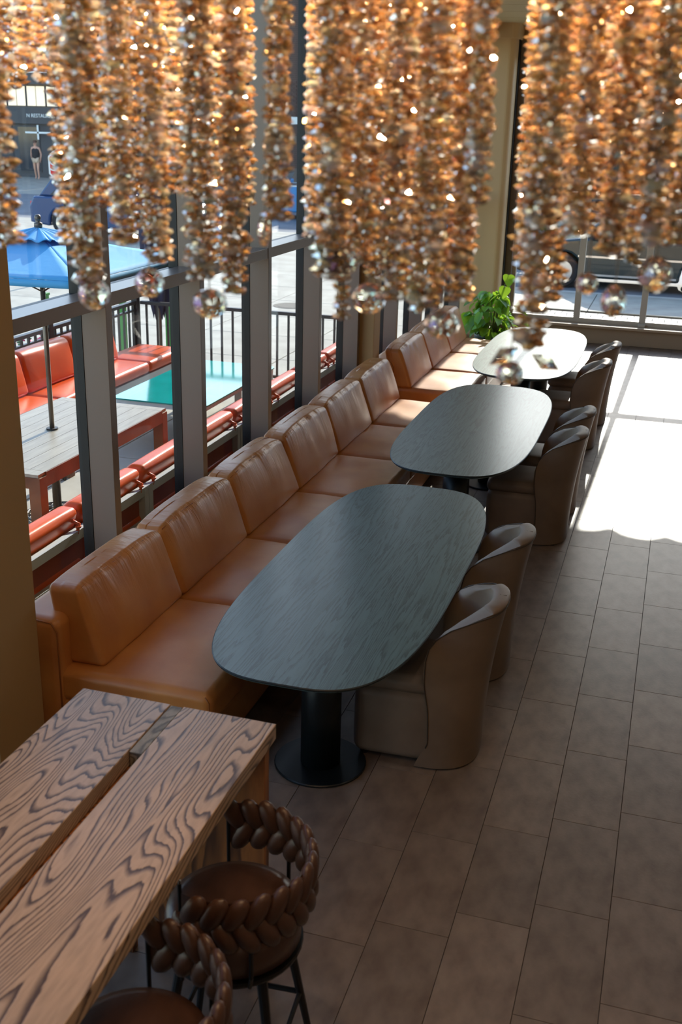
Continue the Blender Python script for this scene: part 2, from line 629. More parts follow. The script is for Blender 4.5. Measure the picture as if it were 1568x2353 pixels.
struct('pillar', MB().box(-3.12, -2.68, 3.62, 3.99, 0, 4.29), M['plaster'], label='ochre plastered pillar at the near end of the window wall', bevel=0.004)
struct('trim_1', MB().box(-3.1, -2.72, 3.99, 16.3, 4.12, 4.265), M['plaster'], label='ochre beam above the side windows', bevel=0.006)
struct('column', MB().box(-3.0, -2.76, 10.16, 10.385, 0, 4.12), M['plaster'], label='brown column between the two runs of side windows', bevel=0.006)

# side curtain wall, one window per bay
XF, XB, XG = -2.9, -3.05, -3.1
near = [3.92, 5.18, 6.40, 7.63, 8.86, 10.07]
far_ = [10.39, 11.6, 12.8, 14.0, 15.2, 16.2]
rear_ = [-2.7, -1.45, -0.2, 1.05, 2.28, 3.46]
bays = list(zip(near[:-1], near[1:])) + list(zip(far_[:-1], far_[1:])) + list(zip(rear_[:-1], rear_[1:]))
for i, (a, b) in enumerate(bays):
    wn = structroot('window_%d' % (i + 1), ('bay of the side window wall with grey metal mullion, counted from the pillar: %d' % (i + 1)) if i < 10 else 'bay of the side window wall beside the plank counter', (0, a, 0))
    d = b - a
    # mullion stands at the far edge of its bay
    MB().box(XB, XF, d, d + 0.068, 0, 4.12).build('mullion', M['alu'], wn, bevel=0.002)
    MB().box(XG, XB, d - 0.004, d + 0.072, 0, 4.12).box(XG - 0.02, XG, d + 0.006, d + 0.062, 0, 4.12).build('gasket', M['gasket'], wn)
    st = 0.068 if i not in (0, 5, 10) else 0.0
    MB().box(XB, XF - 0.004, st, d, 2.02, 2.095).build('transom', M['alu'], wn, bevel=0.002)
    MB().box(XG - 0.02, XB, st, d, 2.03, 2.085).build('transom_gasket', M['gasket'], wn)
    MB().box(XG - 0.02, XF - 0.004, st, d, 0.0, 0.09).build('bottom_rail', M['alu'], wn, bevel=0.002)
    MB().box(XG - 0.02, XF - 0.004, st, d, 4.05, 4.12).build('top_rail', M['alu'], wn, bevel=0.002)
    MB().box(XG + 0.005, XG + 0.011, st, d, 0.09, 2.03).build('pane', M['glass'], wn)
    MB().box(XG + 0.005, XG + 0.011, st, d, 2.085, 4.05).build('pane', M['glass'], wn)

# far window wall
YF = 16.25
struct('wall_far', MB().box(-3.12, 5.5, 16.17, 16.4, 0, 0.235), M['sill'], label='low wall under the far window')
struct('trim_2', MB().box(-2.4, 5.5, 16.08, 16.4, 0.235, 0.275), M['sill'], label='stone sill along the far window', bevel=0.006)
struct('trim_3', MB().box(-3.12, 5.5, 16.22, 16.4, 4.08, 4.29), M['plaster'], label='ochre lintel above the far window')
fx = [-2.28, -1.34, -0.40, 0.54, 1.48, 2.42, 3.36, 4.30, 5.24]
for i, (a, b) in enumerate(zip(fx[:-1], fx[1:])):
    wn = structroot('window_%d' % (i + 16), 'bay of the far street window, pale frame, counted from the corner: %d' % (i + 1), (a, YF, 0))
    d = b - a
    if i == 0:
        MB().box(-0.09, 0.0, 0, 0.1, 0.275, 4.08).build('mullion', M['white_frame'], wn, bevel=0.003)
    MB().box(d - 0.045, d + 0.045, 0, 0.1, 0.275, 4.08).build('mullion', M['white_frame'], wn, bevel=0.003)
    s0 = 0.045 if i else 0
    MB().box(s0, d - 0.045, 0, 0.1, 0.275, 0.345).build('bottom_rail', M['white_frame'], wn, bevel=0.003)
    MB().box(s0, d - 0.045, 0, 0.1, 2.02, 2.11).build('transom', M['white_frame'], wn, bevel=0.003)
    MB().box(s0, d - 0.045, 0, 0.1, 4.0, 4.08).build('top_rail', M['white_frame'], wn, bevel=0.003)
    MB().box(s0, d - 0.045, 0.05, 0.056, 0.345, 2.02).build('pane', M['glass'], wn)
    MB().box(s0, d - 0.045, 0.05, 0.056, 2.11, 4.0).build('pane', M['glass'], wn)
    if i in (1, 4):
        MB().rbox(d - 0.05, d + 0.05, -0.06, 0.0, 0.275, 0.315, 0.008, 2).build('latch', M['white_frame'], wn)
# rounded corner post
pl = [(-3.0, 15.72)]
for k in range(7):
    t = -math.pi / 2 + k * math.pi / 12
    pl.append((-2.53 + 0.09 * math.cos(t), 15.81 + 0.09 * math.sin(t)))
pl += [(-2.44, 16.3), (-3.0, 16.3)]
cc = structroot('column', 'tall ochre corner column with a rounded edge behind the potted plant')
MB().slab(pl, 0, 4.08).build('shaft', M['column_bounce_lit'], cc)
MB().slab([(x + (0.03 if x > -2.9 else 0), yy - (0.03 if yy < 16 else 0)) for x, yy in pl], 4.08, 4.265).build('capital', M['column_bounce_lit'], cc)
struct('trim_4', MB().box(-2.44, -2.425, 16.0, 16.3, 0.275, 4.08), M['gasket'], label='thin black joint beside the corner column')
struct('trim_5', MB().box(-2.425, -2.33, 16.12, 16.3, 0.275, 4.08), M['alu'], label='grey jamb of the far window beside the corner column', bevel=0.003)

# fill lights added out of view to brighten the room, shaped like downlights
M['fill_glow'] = mat('fill_lens', (255, 240, 220), 0.4, emit=((255, 226, 190), 6.0))
LI = 0
for x in (0.2, 2.6):
    for y in (-1.0, 4.4):
        LI += 1
        t = thing('fill_light', ('added round fill light above the bar stools', 'added round fill light above the near tub chairs', 'added round fill light over the open floor behind the camera', 'added round fill light over the middle of the open floor')[LI - 1], 'ceiling light', (x, y, 4.265), group='added fill lights')
        MB().lathe([(0.085, -0.012), (0.10, -0.008), (0.105, 0.0), (0.085, 0.0)], 24).build('ring', M['white'], t)
        MB().lathe([(0.0, -0.006), (0.084, -0.006), (0.084, 0.0), (0.0, 0.0)], 24).build('lens', M['fill_glow'], t)
        ld = bpy.data.lights.new('fill_area', 'AREA')
        ld.shape, ld.size, ld.energy, ld.color = 'DISK', 0.16, FILL_W, (1.0, 0.88, 0.74)
        lo = bpy.data.objects.new('fill_area', ld)
        COL.objects.link(lo)
        lo.parent = t
        lo.location = (0, 0, -0.015)

# awning with a ragged hem outside the far window: its hem cuts the sun patch on the floor
def hem(x):
    return 3.905 - 0.05 * abs(math.cos(x * math.pi / 0.42 + 0.9)) ** 6 + 0.012 * math.sin(x * 9.1)
aw = thing('awning', 'fabric awning with scalloped hem outside the far window', 'awning', (0, 16.42, 0))
NV = 160
mb = MB()
vs, fs = [], []
for i in range(NV + 1):
    x = -3.0 + 8.5 * i / NV
    for yy in (0, 0.012):
        vs += [(x, yy, hem(x)), (x, yy, 4.3)]
for i in range(NV):
    q = i * 4
    fs += [(q, q + 4, q + 5, q + 1), (q + 2, q + 3, q + 7, q + 6), (q, q + 2, q + 6, q + 4)]
mb.add(vs, fs)
mb.build('valance', M['navyfabric'], aw)
MB().box(-3.0, 5.5, -0.02, 0.03, 4.26, 4.31).build('frame', M['blackmetal'], aw)

# ---------------------------------------------------------------- ground outside
ground = struct('ground', MB().box(-80, 60, -12, 110, -0.5, -0.22), M['joint'], label='ground under the street')
struct('street_slab', MB().box(-80, -3.13, -12, 21.4, -0.22, -0.02).box(-3.13, 60, 16.42, 19.05, -0.22, -0.02), M['joint'], label='bedding of the concrete walk')
pave = structroot('pavement', 'pale brushed concrete slabs of the terrace and corner walk')
for i in range(6):
    for j in range(12):
        x1_ = -3.13 - i * 1.75
        ya = 2.4 + j * 1.55
        MB().cham(x1_ - 1.75 + 0.006, x1_ - 0.006, ya + 0.006, ya + 1.55 - 0.006, -0.02, 0.0, 0.004).build('slab', M['concrete'], pave)
for j in range(6):
    for i in range(4):
        x1_ = -3.0 + j * 1.6
        if i == 0:
            MB().cham(x1_ + 0.006, x1_ + 1.594, 19.15, 21.25, -0.02, 0.0, 0.004).build('slab', M['concrete'], pave)
MB().box(-80, -13.63, -12, 21.4, -0.02, 0.0).box(-13.63, -3.13, -12, 2.4, -0.02, 0).box(-13.63, -3.13, 21.0, 21.4, -0.02, 0).box(6.6, 60, 16.42, 21.25, -0.02, 0).build('field', M['concrete'], pave)
# paver strip outside the far window
bed = structroot('paver_strip', 'rows of small pale pavers outside the far window')
px_me = MB().cham(-0.097, 0.097, -0.097, 0.097, -0.02, 0.0, 0.008).mesh('paver', M['paver'])
py_me = MB().cham(-0.197, 0.197, -0.122, 0.122, -0.02, -0.002, 0.008).mesh('paver', M['paver'])
for r_ in range(2):
    for i in range(26):
        o = bpy.data.objects.new('paver', px_me)
        COL.objects.link(o)
        o.parent = bed
        o.location = (-3.0 + i * 0.2 + 0.1 * (r_ % 2), 18.62 + r_ * 0.2, 0)
for r_ in range(7):
    for i in range(13):
        o = bpy.data.objects.new('paver', py_me)
        COL.objects.link(o)
        o.parent = bed
        o.location = (-2.9 + i * 0.4 + 0.2 * (r_ % 2), 16.62 + r_ * 0.25, 0)
MB().box(2.6, 60, 16.42, 19.1, -0.02, -0.001).build('field', M['paver'], bed)
MB().box(-3.0, 5.6, 18.36, 18.40, -0.02, 0.004).build('drain_slot', M['gasket'], bed)
struct('road', MB().box(-5.4, 60, 21.45, 32, -0.22, -0.06).box(-80, -5.4, 29.3, 38, -0.22, -0.004), M['asphalt'], label='grey asphalt road')
struct('crossing', MB().box(-80, -5.4, 21.4, 29.3, -0.22, -0.003), M['concrete'], label='pale concrete crossing')
struct('kerb', MB().box(-5.4, 60, 21.25, 21.45, -0.22, 0.0), M['paver'], label='pale kerb along the road', bevel=0.01)
struct('sidewalk', MB().box(-80, 60, 38, 60, -0.2, 0.0), M['concrete'], label='sidewalk in front of the buildings')
tag(MB().lathe([(0.31, -0.003), (0.31, 0.004), (0.29, 0.005), (0.28, 0.003), (0.24, 0.003), (0.235, 0.006), (0.0, 0.006)], 28).build('manhole_cover', M['joint'], loc=(-6.2, 17.4, 0)), 'round manhole cover set in the pale concrete walk', 'manhole')

# ================================================================ BANQUETTE
def lean(P):
    return P


def wrinkle(amp, sc, zt):
    def f(P):
        t = max(0.0, min(1.0, (P.z - zt) / 0.35))
        n_ = mnoise.noise(Vector((P.x * 4, P.y * sc, P.z * 3))) * amp * (0.25 + t)
        return Vector((P.x + n_, P.y, P.z + 0.6 * n_))
    return f


def bench(name, label, y0, n, pitch, endlabel=None):
    L = n * pitch
    t = thing(name, label, 'bench', (0, y0, 0))
    MB().rbox(-2.80, -1.87, 0.0, L, 0.035, 0.30, 0.03, 2, seg=3).build('base', M['leather'], t, smooth=True)
    MB().box(-2.78, -1.93, 0.03, L - 0.03, 0.0, 0.05).build('plinth', M['gasket'], t)
    MB().rbox(-2.86, -2.60, -0.02, L + 0.02, 0.03, 0.735, 0.05, 4, seg=8).build('backrest', M['leather'], t, smooth=True)
    MB().tube([(-2.61, -0.015, 0.05), (-2.61, -0.015, 0.67), (-2.64, -0.015, 0.715), (-2.80, -0.015, 0.725)], 0.004, 6).build('piping', M['piping'], t, smooth=True)
    for i in range(n):
        a, b = i * pitch, (i + 1) * pitch
        seed = rnd.random() * 20

        def fs(P, seed=seed):
            n_ = mnoise.noise(Vector((P.x * 3.5 + seed, P.y * 3.5, 2.0))) * 0.008
            n2 = mnoise.noise(Vector((P.x * 14 + seed, P.y * 5, 7.0))) * 0.004 * (1 if P.x > -2.0 else 0.3)
            return Vector((P.x, P.y, P.z + (n_ + n2 if P.z > 0.4 else 0)))
        sc = MB().rbox(-2.66, -1.83, a + 0.003, b - 0.003, 0.285, 0.462, 0.045, 4, puff=(0.012, 0.0, 0.022), seg=14, fn=fs)
        sc = sc.build('seat_cushion', M['leather'], t, smooth=True)
        MB().tube([(-1.845, a + 0.02, 0.30), (-1.842, a + 0.012, 0.33), (-1.842, a + 0.012, 0.42), (-1.862, a + 0.014, 0.448)], 0.0035, 6).tube(
            [(-1.86, a + 0.012, 0.295), (-2.4, a + 0.0, 0.31)], 0.003, 6).build('seam_piping', M['piping'], sc, smooth=True)

        def fb(P, seed=seed, mid=(a + b) / 2):
            # leaning, tapered upwards, creased below its top edge, top corners pulled down
            h = (P.z - 0.462) / 0.41
            u = (P.y - mid) / (pitch / 2)
            x = -2.535 + (P.x + 2.535) * (1.0 - 0.28 * h) - 0.105 * h
            z = P.z - 0.03 * abs(u) ** 4 * max(0, h)
            tt = max(0.0, min(1.0, (h - 0.3) / 0.7))
            k = mnoise.noise(Vector((seed, P.y * 26, P.z * 4))) * 0.0075 * tt * tt
            k += mnoise.noise(Vector((seed + 5, P.y * 9, P.z * 3))) * 0.012 * tt
            k += mnoise.noise(Vector((seed + 9, P.y * 3, P.z * 3))) * 0.012
            dr = 1 if P.x > -2.55 else 0.2
            return Vector((x + k * dr, P.y + 0.01 * u * (1 - h), z + 0.6 * k * dr))
        bc = MB().rbox(-2.645, -2.415, a + (0.085 if i == 0 and n > 3 else 0.006), b - 0.006, 0.462, 0.872, 0.034, 4, puff=(0.034, 0.0, 0.004), seg=22, fn=fb).build('back_cushion', M['leather_back'], t, smooth=True)
        # piped seam along the top front edge
        pts = []
        for q in range(25):
            yy = a + (0.115 if i == 0 and n > 3 else 0.035) + (pitch - (0.15 if i == 0 and n > 3 else 0.07)) * q / 24
            u = (yy - (a + b) / 2) / (pitch / 2)
            base = fb(Vector((-2.43 + 0.05 * 0.35 * (1 - u * u) ** 0.7 * 0 - 0.006, yy, 0.858)))
            pts.append((base.x + 0.0 + 0.006, base.y, base.z))
        MB().tube(pts, 0.004, 6).build('seam_piping', M['piping'], bc, smooth=True)
    return t


bench('banquette', 'long cognac leather banquette of six seats in the shade beside the ochre pillar', 4.06, 6, 0.985)
bench('banquette', 'shorter sunlit cognac leather banquette of three seats by the potted plant', 10.42, 3, 0.985)

# ================================================================ DINING TABLES
def sup(a, b, n=3.4, k=96):
    out = []
    for i in range(k):
        t = 2 * math.pi * i / k
        c, s = math.cos(t), math.sin(t)
        out.append((a * math.copysign(abs(c) ** (2 / n), c), b * math.copysign(abs(s) ** (2 / n), s)))
    return out


def dining_table():
    t = thing('dining_table', '', 'table')
    rings = [(0.0, 0.735, 1.0), (0.0, 0.746, 1.0), (-0.004, 0.75, 1.0)]
    a, b = 0.515, 1.40
    K = 96
    mb = MB()
    vs = []
    lv = [(-0.05, 0.715), (-0.006, 0.735), (0, 0.741), (0, 0.746), (-0.004, 0.75)]
    for (d, z) in lv:
        vs += [(x, y_, z) for x, y_ in sup(a + d, b + d)]
    fs = [tuple(range(K))[::-1]]
    for j in range(len(lv) - 1):
        for i in range(K):
            q = (i + 1) % K
            fs.append((j * K + i, j * K + q, (j + 1) * K + q, (j + 1) * K + i))
    mb.add(vs, fs)
    edge = mb.build('edge_band', M['oak_edge'], t)
    top = MB().slab(sup(a - 0.004, b - 0.004), 0.735, 0.7503).build('tabletop', M['oak_dark'], t)
    for yy in (-0.80, 0.80):
        p = thing('pedestal', None, None)
        p.parent = t
        MB().lathe([(0.225, 0.0), (0.228, 0.004), (0.228, 0.010), (0.224, 0.014), (0.11, 0.014)], 40, (0, yy, 0)).build('base_disc', M['pedestal'], p, smooth=False)
        MB().lathe([(0.098, 0.014), (0.098, 0.70)], 32, (0, yy, 0)).build('column', M['pedestal'], p, smooth=True)
        MB().lathe([(0.16, 0.70), (0.16, 0.716)], 24, (0, yy, 0)).build('mounting_plate', M['pedestal'], p)
    return t


t1 = dining_table()
t1.location = (-1.395, 5.20, 0)
t1['label'] = 'nearest teal black oak dining table, in the shade behind the plank counter'
t1['group'] = 'rounded dining tables along the banquette'
dup2 = []


def deepdup(root, loc, label, rz=0):
    def cp(o, par):
        c = o.copy()
        COL.objects.link(c)
        if par:
            c.parent = par
        for ch in list(o.children):
            cp(ch, c)
        return c
    r = cp(root, None)
    r.location = loc
    r.rotation_euler = (0, 0, rz)
    r['label'] = label
    return r


deepdup(t1, (-1.37, 8.30, 0), 'middle rounded dark oak dining table, just short of the sunlight', math.pi)
deepdup(t1, (-1.36, 11.46, 0), 'farthest rounded dining table, its top bleached white by the sun')

# ================================================================ TUB CHAIRS
def tub_chair():
    t = thing('tub_chair', '', 'chair', group='taupe leather tub chairs')
    # skirted base: the guest faces -x
    MB().rbox(-0.32, 0.20, -0.245, 0.245, 0.02, 0.40, 0.05, 4, puff=(0.01, 0.01, 0), seg=4).build('base', M['taupe'], t, smooth=True)
    for sx in (-0.27, 0.2):
        for sy in (-0.19, 0.19):
            MB().lathe([(0.02, 0), (0.022, 0.03)], 12, (sx, sy, 0)).build('foot', M['gasket'], t)

    def fseat(P):
        return Vector((P.x, P.y, P.z + 0.004 * mnoise.noise(Vector((P.x * 9, P.y * 9, 3)))))
    MB().rbox(-0.325, 0.20, -0.24, 0.24, 0.385, 0.475, 0.04, 4, puff=(0.008, 0.005, 0.015), seg=8, fn=fseat).build('seat', M['taupe'], t, smooth=True)
    NU, NVv = 56, 26
    AX, CX = 0.268, 0.025

    def edge(v):
        # half-angle covered by the shell at height v (0 floor, 1 top): its front edge is an S curve in x
        pts = [(0, 0.0), (0.17, 0.06), (0.35, 0.056), (0.58, 0.03), (0.7, 0.036), (0.79, 0.052), (0.87, 0.085), (0.93, 0.135), (0.97, 0.20), (1.0, 0.275)]
        x = pts[-1][1]
        for (a, p), (b, q) in zip(pts, pts[1:]):
            if v <= b:
                k = (v - a) / (b - a)
                k = k * k * (3 - 2 * k) * 0.5 + k * 0.5
                x = p + (q - p) * k
                break
        q = (x - CX - 0.085 * v * v * 0.25) / AX
        c = math.copysign(min(1, abs(q)) ** 1.25, q)
        return math.acos(max(-1, min(1, c)))

    def pos(th, v, d):
        c, s = math.cos(th), math.sin(th)
        e = 2 / 2.5
        lean_ = 0.085 * v * v * max(0, c)
        ax, ay = AX - d, 0.268 - d + 0.014 * v
        x = ax * math.copysign(abs(c) ** e, c) + lean_ + CX
        y_ = ay * math.copysign(abs(s) ** e, s)
        z = 0.012 + 0.838 * v
        z -= 0.04 * (1 - max(0, c)) * v ** 4
        return Vector((x, y_, z))
    mb = MB()
    rows = []
    thick = 0.082
    prof = [(v / NVv, 0.0) for v in range(NVv + 1)]
    for k in range(1, 8):          # roll over the top
        a = math.pi * k / 8
        prof.append((1.0 + 0.022 * math.sin(a), thick / 2 * (1 - math.cos(a))))
    prof += [(1 - q / 10.0 * 0.5, thick) for q in range(0, 11)]
    vs = []
    for (v, d) in prof:
        e = edge(min(v, 1.0))
        for i in range(NU + 1):
            q = 2 * i / NU - 1
            u = math.copysign(1 - (1 - abs(q)) ** 1.35, q)
            # the shell thins to nothing towards its front edge, a rounded nose
            k = max(0.0, min(1.0, (1 - abs(u)) / 0.22))
            tp = math.sqrt(k * (2 - k))
            vs.append(tuple(pos(e * u, min(v, 1.0) + max(0, v - 1) * tp, d * tp)))
    fs = []
    W = NU + 1
    for j in range(len(prof) - 1):
        for i in range(NU):
            fs.append((j * W + i, j * W + i + 1, (j + 1) * W + i + 1, (j + 1) * W + i))
    mb.add(vs, fs)
    bk = mb.build('backrest', M['taupe'], t, smooth=True)
    # piped seam that follows the outer rim, and one across the rim at the middle
    pts = []
    for i in range(41):
        u = -1 + 2 * i / 40
        th = edge(0.985) * u
        pts.append(pos(th, 0.985, -0.002))
    for side in (-1, 1):
        ex = [pos(edge(v / 30) * side * 0.995, v / 30, -0.0015) for v in range(29, 3, -1)]
        pts = (list(reversed(ex)) + pts) if side < 0 else pts + ex
    MB().tube(pts, 0.0028, 5).build('seam_piping', M['seam'], bk, smooth=True)
    MB().tube([pos(0.0, 0.985, -0.001), pos(0, 1.02, 0.02), pos(0, 1.02, 0.05), pos(0, 0.96, thick - 0.003), pos(0, 0.8, thick - 0.003)], 0.002, 5).build('rim_seam', M['seam'], bk, smooth=True)
    return t


ch = tub_chair()
spots = [(-0.955, 4.77, 0.04, 'taupe tub chair nearest the plank counter, at the near table'),
         (-0.955, 5.70, 0.0, 'taupe tub chair at the near table, behind the foremost tub chair'),
         (-0.86, 7.98, 0.03, 'taupe tub chair at the middle table, on the edge of the floor sunlight'),
         (-0.86, 8.66, 0.0, 'taupe tub chair half hidden at the middle table, close behind another chair'),
         (-0.87, 10.66, 0.02, 'sunlit taupe tub chair at the far table, nearer of its two chairs'),
         (-0.84, 11.64, -0.02, 'sunlit taupe tub chair at the far table, closest to the street window')]
for i, (x, y, rz, lb) in enumerate(spots):
    if i == 0:
        ch.location, ch.rotation_euler, ch['label'] = (x, y, 0), (0, 0, rz), lb
    else:
        dup(ch, (x, y, 0), rz, lb)

# ================================================================ PLANK COUNTER AND STOOLS
pc = thing('plank_counter', 'counter height table of two wide brown ash planks with a long slot between them', 'table', (-1.47, 2.985, 0))
ZC = 1.08
MB().box(-0.365, -0.025, -3.5, 0, ZC - 0.058, ZC).build('plank', M['ash'], pc, bevel=0.0025)
MB().box(0.025, 0.365, -3.5, 0, ZC - 0.058, ZC).build('plank', M['ash'], pc, bevel=0.0025)
MB().box(-0.0225, 0.0225, -0.31, -0.002, ZC - 0.062, ZC - 0.003).build('spacer_block', M['ash_end'], pc, bevel=0.002)
for yy in (-0.055, -3.2):
    MB().box(-0.11, 0.345, yy, yy + 0.042, 0, ZC - 0.058).build('slab_leg', M['ash_side'], pc, bevel=0.002)
    MB().box(-0.345, -0.19, yy, yy + 0.042, 0, ZC - 0.058).build('slab_leg', M['ash_side'], pc, bevel=0.002)
MB().box(-0.06, 0.06, -3.15, -0.056, ZC - 0.15, ZC - 0.063).build('under_beam', M['ash_side'], pc, bevel=0.002)

def stool():
    t = thing('bar_stool', '', 'stool', group='braided back bar stools at the plank counter')
    MB().lathe([(0.0, 0.60), (0.19, 0.60), (0.21, 0.615), (0.213, 0.69), (0.205, 0.715), (0.17, 0.728), (0.08, 0.724), (0.0, 0.722)], 36).build('seat', M['stool_leather'], t, smooth=True)
    MB().lathe([(0.0, 0.585), (0.216, 0.585), (0.218, 0.592), (0.216, 0.602), (0.0, 0.602)], 36).build('seat_ring', M['blackmetal'], t)
    R = 0.235
    A = math.radians(112)
    back = thing('backrest', None, None)
    back.parent = t
    MB().grid(lambda u, v: Vector(((R + 0.004) * math.cos((2 * u - 1) * A), (R + 0.004) * math.sin((2 * u - 1) * A), 0.765 + 0.15 * v)), 36, 2).build('back_shell', M['stool_leather'], back, smooth=True)
    lobe = MB()
    n1, n2 = 12, 7
    vs, fs = [], []
    for j in range(n2 + 1):
        ph = -math.pi / 2 + math.pi * j / n2
        for i in range(n1):
            a = 2 * math.pi * i / n1
            cz = math.copysign(abs(math.sin(ph)) ** 0.75, math.sin(ph))
            vs.append((0.022 * math.cos(ph) * math.cos(a), 0.033 * math.cos(ph) * math.sin(a), 0.062 * cz))
    for j in range(n2):
        for i in range(n1):
            q = (i + 1) % n1
            fs.append((j * n1 + i, j * n1 + q, (j + 1) * n1 + q, (j + 1) * n1 + i))
    lobe.add(vs, fs)
    lme = lobe.mesh('braid_lobe', M['stool_leather'], True)
    N = 15
    for row in range(2):
        for i in range(N):
            f = (i + 0.5 * (row % 2)) / (N - 0.5)
            a = -A * 0.96 + 2 * A * 0.96 * f
            o = bpy.data.objects.new('braid_lobe', lme)
            COL.objects.link(o)
            o.parent = back
            z = 0.795 + 0.078 * row
            rr = R + 0.006
            roll = (0.5, -0.5)[row]
            tilt = Matrix.Rotation(a, 4, 'Z') @ Matrix.Translation((rr, 0, z)) @ Matrix.Rotation(roll, 4, 'X') @ Matrix.Rotation(0.12, 4, 'Z')
            o.matrix_parent_inverse = Matrix.Identity(4)
            o.matrix_local = tilt
            o.scale = (1.0, 1.0, 1.0 + 0.06 * math.sin(i * 2.3))
    for s in (-1, 1):
        x, y_ = (R + 0.002) * math.cos(A), (R + 0.002) * math.sin(A) * s
        MB().tube([(x, y_, 0.60), (x, y_, 0.945)], 0.0065, 8).build('upright', M['blackmetal'], back)
        MB().lathe([(0.0, 0.945), (0.005, 0.945), (0.005, 0.955), (0.0, 0.958)], 8, (x, y_, 0)).build('rod_tip', M['wire'], back)
    for a in (-60, 60):
        x, y_ = (R + 0.004) * math.cos(math.radians(a)), (R + 0.004) * math.sin(math.radians(a))
        MB().tube([(x * 0.92, y_ * 0.92, 0.59), (x, y_, 0.64), (x, y_, 0.80)], 0.007, 8).build('upright', M['blackmetal'], back)
    feet = []
    for (dx, dy) in ((1, 1), (1, -1), (-1, -1), (-1, 1)):
        MB().tube([(0.125 * dx, 0.125 * dy, 0.588), (0.205 * dx, 0.205 * dy, 0.012)], 0.013, 10, rad=[0.017, 0.011]).lathe(
            [(0.012, 0), (0.012, 0.014)], 10, (0.205 * dx, 0.205 * dy, 0)).build('leg', M['blackmetal'], t, smooth=False)
        feet.append((0.172 * dx, 0.172 * dy, 0.25))
    MB().tube(feet, 0.009, 8, closed=False).tube([feet[3], feet[0]], 0.009, 8).build('footrest', M['blackmetal'], t)
    return t


s1 = stool()
s1.location = (-1.07, 2.52, 0)
s1.rotation_euler = (0, 0, 0.08)
s1['label'] = 'bar stool with braided leather back, by the end of the plank counter'
s2 = deepdup(s1, (-1.11, 1.93, 0), 'bar stool with braided leather back, cut off by the lower picture edge', -0.10)

# ================================================================ POTTED PLANT
pl_ = thing('potted_plant', 'bushy green climbing houseplant in a dark pot beside the sunlit banquette', 'plant', (-2.28, 14.3, 0))
MB().lathe([(0.0, 0), (0.15, 0), (0.17, 0.02), (0.21, 0.34), (0.215, 0.36), (0.195, 0.36), (0.19, 0.33), (0.0, 0.33)], 28).build('pot', M['pot'], pl_, smooth=True)
MB().lathe([(0.0, 0.325), (0.188, 0.328), (0.0, 0.34)], 20).build('soil', M['soil'], pl_)


def leaf_mesh(L, W):
    mb = MB()
    out = [(0.0, 0.0), (-0.06, 0.16), (0.0, 0.36), (0.16, 0.50), (0.40, 0.48), (0.66, 0.32), (0.86, 0.14), (1.0, 0.0)]
    vs, fs = [], []
    n = len(out)
    for s in (-1, 1):
        for (u, w_) in out:
            droop = -0.18 * L * u * u
            vs.append((u * L, s * w_ * W, droop + 0.22 * w_ * W))
    mid = len(vs)
    for k in range(n):
        u = k / (n - 1)
        vs.append((u * L, 0, -0.18 * L * u * u))
    for s in (0, 1):
        for k in range(n - 1):
            f = (mid + k, mid + k + 1, s * n + k + 1, s * n + k)
            fs.append(f if s else f[::-1])
    return mb.add(vs, fs).mesh('leaf', M['leaf'], True)


leaves = [leaf_mesh(0.12, 0.11), leaf_mesh(0.15, 0.14), leaf_mesh(0.10, 0.085), leaf_mesh(0.18, 0.10)]
rl = random.Random(11)
stems = MB()


def place_leaf(p, yaw, pitch, k, sc=1.0):
    o = bpy.data.objects.new('leaf', leaves[k])
    COL.objects.link(o)
    o.parent = pl_
    o.location = p
    o.rotation_euler = (rl.uniform(-0.5, 0.5), pitch, yaw)
    o.scale = (sc, sc, sc)


for i in range(150):
    h = rl.random() ** 0.8
    a = rl.uniform(0, 2 * math.pi)
    rr = 0.05 + 0.26 * math.sin(math.pi * min(1, 0.15 + 0.8 * h)) * rl.uniform(0.35, 1.0)
    p = Vector((rr * math.cos(a), rr * math.sin(a), 0.30 + 0.62 * h))
    if i % 2 == 0:
        stems.tube([(0.08 * math.cos(a), 0.08 * math.sin(a), 0.34), (0.6 * p.x, 0.6 * p.y, p.z * 0.8 + 0.12), tuple(p)], 0.004, 5)
    place_leaf(p, a + rl.uniform(-0.7, 0.7), rl.uniform(0.1, 0.95), rl.randrange(4), rl.uniform(0.8, 1.2))
for (x, y_, z, k, sc, yaw, pit) in ((0.20, -0.10, 1.16, 1, 1.15, -1.3, 0.9), (0.16, -0.05, 1.0, 1, 1.1, -1.6, 1.0), (0.09, -0.1, 0.90, 3, 1.1, -2.4, 0.4), (-0.32, -0.05, 0.62, 1, 1.1, -1.7, 1.2),
                                (-0.30, 0.0, 0.48, 1, 1.1, -2.0, 1.0), (0.30, 0.0, 0.74, 3, 1.2, -0.4, 0.3), (0.36, -0.06, 0.62, 3, 1.2, -0.2, 0.5), (-0.2, -0.1, 0.86, 3, 1.2, -2.6, 0.5)):
    place_leaf(Vector((x, y_, z)), yaw, pit, k, sc)
    stems.tube([(0.03, 0, 0.34), (x * 0.55, y_ * 0.5, z * 0.75), (x, y_, z)], 0.005, 5)
stems.build('stems', M['stem'], pl_, smooth=True)

# ================================================================ CRYSTAL CHANDELIER
def crystal_material(name, tr, tint_mul):
    m = bpy.data.materials.new(name)
    m.use_nodes = True
    nt = m.node_tree
    p = nt.nodes['Principled BSDF']
    at = nt.nodes.new('ShaderNodeAttribute')
    at.attribute_name = 'tint'
    nt.links.new(at.outputs['Color'], p.inputs['Base Color'])
    p.inputs['Transmission Weight'].default_value = tr
    p.inputs['Roughness'].default_value = 0.04
    p.inputs['IOR'].default_value = 1.62
    p.inputs['Specular IOR Level'].default_value = 0.7
    p.inputs['Thin Film Thickness'].default_value = 420
    p.inputs['Thin Film IOR'].default_value = 1.9
    return m


